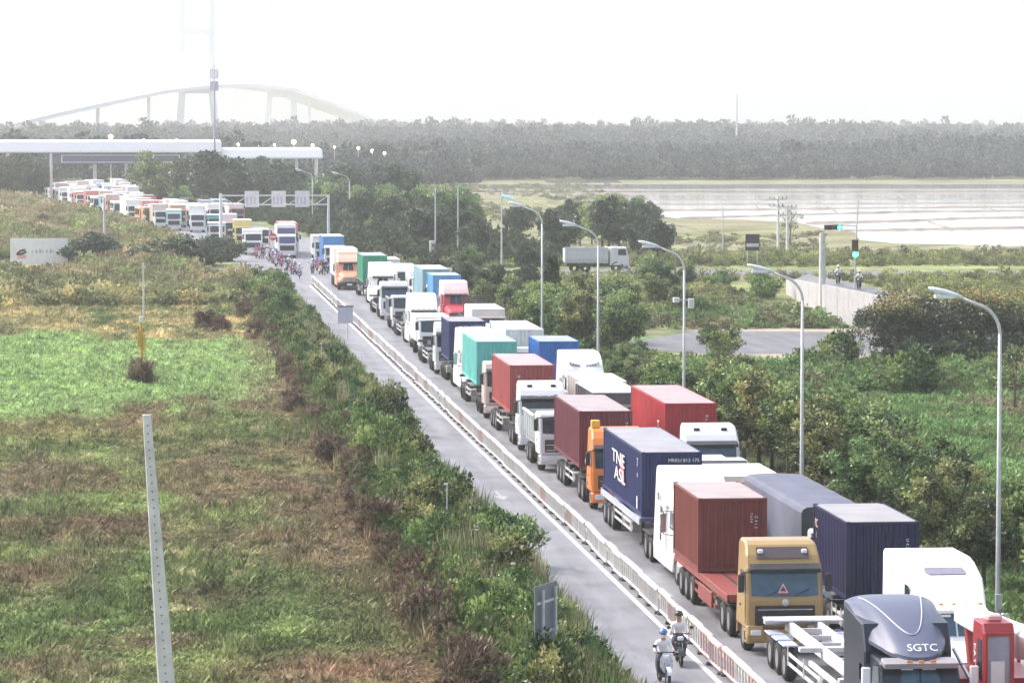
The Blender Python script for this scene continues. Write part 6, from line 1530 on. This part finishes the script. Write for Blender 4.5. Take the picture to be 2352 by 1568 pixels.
for k, (u, v, s_) in enumerate(((2040, 838, .9), (2110, 842, 1.1), (2150, 836, .8), (2215, 842, 1.2), (2270, 840, .9), (2335, 846, 1.2))):
    x, y = G(u, v); bush(('dark', k % 2), x, y, s_, 'dark undershrub below the yellow-flowering trees', 'undershrubs below the flowering trees', rr_, s_ * .8)
for u, v, h, lab in ((2330, 940, 4.2, 'thin sparse tree at the right edge of the meadow'), (1815, 560, 5.2, 'bare branching tree beside the utility poles')):
    x, y = G(u, v); tree(('bare', 0), x, y, h, lab, None, 1., rr_)
# belt between lanes and crossing road, behind it, and beyond
for k in range(34):
    y = rr_.uniform(300, 398); x = rr_.uniform(31, 31 + (y - 250) * .20); hx = rr_.uniform(2.6, 4.8); uu = 325 + x * FPX / (y + 3)
    if 1215 < uu < 1470: hx = min(hx, 17.2 - (640 - 280) * y / FPX)
    if hx < 1.5: continue
    tree((rr_.choice(('g', 'g', 'g', 'd')), rr_.randint(0, 1)), x, y, hx, ('bushy tree close behind the fifth street lamp' if y < 330 else 'bushy tree below the crossing road, left of the dump truck' if uu < 1240 else 'low bushy tree on the slope below the dump truck'), 'trees before the crossing road', rr_.uniform(.9, 1.3), rr_)
for k in range(14):
    u = rr_.uniform(1560, 1900); v = rr_.uniform(640, 735); x, y = G(u, v)
    if 1800 < u and v > 660: continue
    bush(('g', rr_.randint(0, 2)), x, y, rr_.uniform(.9, 1.7), 'green bush on the slope below the crossing road', 'bushes below the crossing road', rr_)
for k in range(70):
    y = rr_.uniform(437, 640); u = rr_.uniform(720, 1000 + max(0, (600 - y)) * 4.2); x = (u - 325) * (y + 3) / FPX
    if x < centre(y) + 13: continue
    tree((rr_.choice(('d', 'g', 'd')), rr_.randint(0, 1)), x, y, rr_.uniform(4.5, 8.), ('dark bushy tree beyond the junction behind the dump truck' if u > 1150 else 'dark bushy tree beyond the junction right of the gantry' if y < 540 else 'dark bushy tree far beyond the junction towards the toll plaza'), 'trees beyond the junction', rr_.uniform(.9, 1.3), rr_)
for k in range(16):
    u = rr_.uniform(1270, 1500); v = rr_.uniform(512, 565); x, y = G(u, v); tree(('g' if k % 3 else 'd', rr_.randint(0, 1)), x, y, rr_.uniform(3.2, 5.4), 'green tree behind the dump truck before the ponds', 'trees between the dump truck and the ponds', rr_.uniform(1., 1.4), rr_)
for k in range(46):
    y = rr_.uniform(640, 860); u = rr_.uniform(560, 960); x = (u - 325) * (y + 3) / FPX
    if x < centre(y) + 14 + wid(y) * .3: continue
    tree(('d', rr_.randint(0, 1)), x, y, rr_.uniform(6, 10), 'hazy dark tree between the gantry and the toll plaza', 'hazy trees before the toll plaza', rr_.uniform(.9, 1.3), rr_)
for u, yb, h, key, lab in ((345, 700, 11.2, ('g', 0), 'pale green tree right of the far jam'), (385, 690, 9.5, ('g', 2), 'second pale green tree right of the far jam'), (440, 680, 12.2, ('d', 0), 'big dark round tree before the toll plaza'), (495, 672, 13.2, ('d', 1), 'tallest dark tree before the toll plaza'), (530, 668, 10, ('d', 0), 'dark tree at the right end of the toll tree clump'), (415, 660, 6, ('g', 1), 'lower green tree in the toll tree clump'), (350, 608, 3.8, ('d', 1), 'small teal green tree in front of the far jam'), (375, 606, 3.4, ('d', 0), 'second small dark tree in front of the far jam')):
    x = (u - 325) * yb / FPX; tree(key, x, yb, h, lab, None, 1.15, rr_)
for k in range(11):
    y = rr_.uniform(770, 830); u = rr_.uniform(-25, 88); tree(('d', rr_.randint(0, 1)), (u - 325) * y / FPX, y, rr_.uniform(8, 11.3), 'dense dark tree at the far left edge', 'trees at the far left edge', 1.2, rr_)

# far mangrove wood: one hazy mass ------------------------------------------
FARP = []
for k in range(4):
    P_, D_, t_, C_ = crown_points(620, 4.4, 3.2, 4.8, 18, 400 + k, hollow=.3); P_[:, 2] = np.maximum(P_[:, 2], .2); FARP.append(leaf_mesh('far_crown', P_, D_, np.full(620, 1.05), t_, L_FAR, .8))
def wood(name, n_, y0, y1, ua, ub, s0, s1, label, power=1.):
    y = y0 + (y1 - y0) * rng.random(n_) ** power; u = rng.uniform(ua, ub, n_); x = (u - 325) * y / FPX
    s = rng.uniform(s0, s1, n_) * (.75 + .5 * vnoise(x * .01, y * .01, 77))
    return scatter(name, FARP, np.stack([x, y, np.zeros(n_)], 1), rng.uniform(0, 6.28, n_), np.stack([s, s, s * rng.uniform(.8, 1.25, n_)], 1), rng.integers(0, 4, n_), np.ones((n_, 3)) * .5, label, 'wood')
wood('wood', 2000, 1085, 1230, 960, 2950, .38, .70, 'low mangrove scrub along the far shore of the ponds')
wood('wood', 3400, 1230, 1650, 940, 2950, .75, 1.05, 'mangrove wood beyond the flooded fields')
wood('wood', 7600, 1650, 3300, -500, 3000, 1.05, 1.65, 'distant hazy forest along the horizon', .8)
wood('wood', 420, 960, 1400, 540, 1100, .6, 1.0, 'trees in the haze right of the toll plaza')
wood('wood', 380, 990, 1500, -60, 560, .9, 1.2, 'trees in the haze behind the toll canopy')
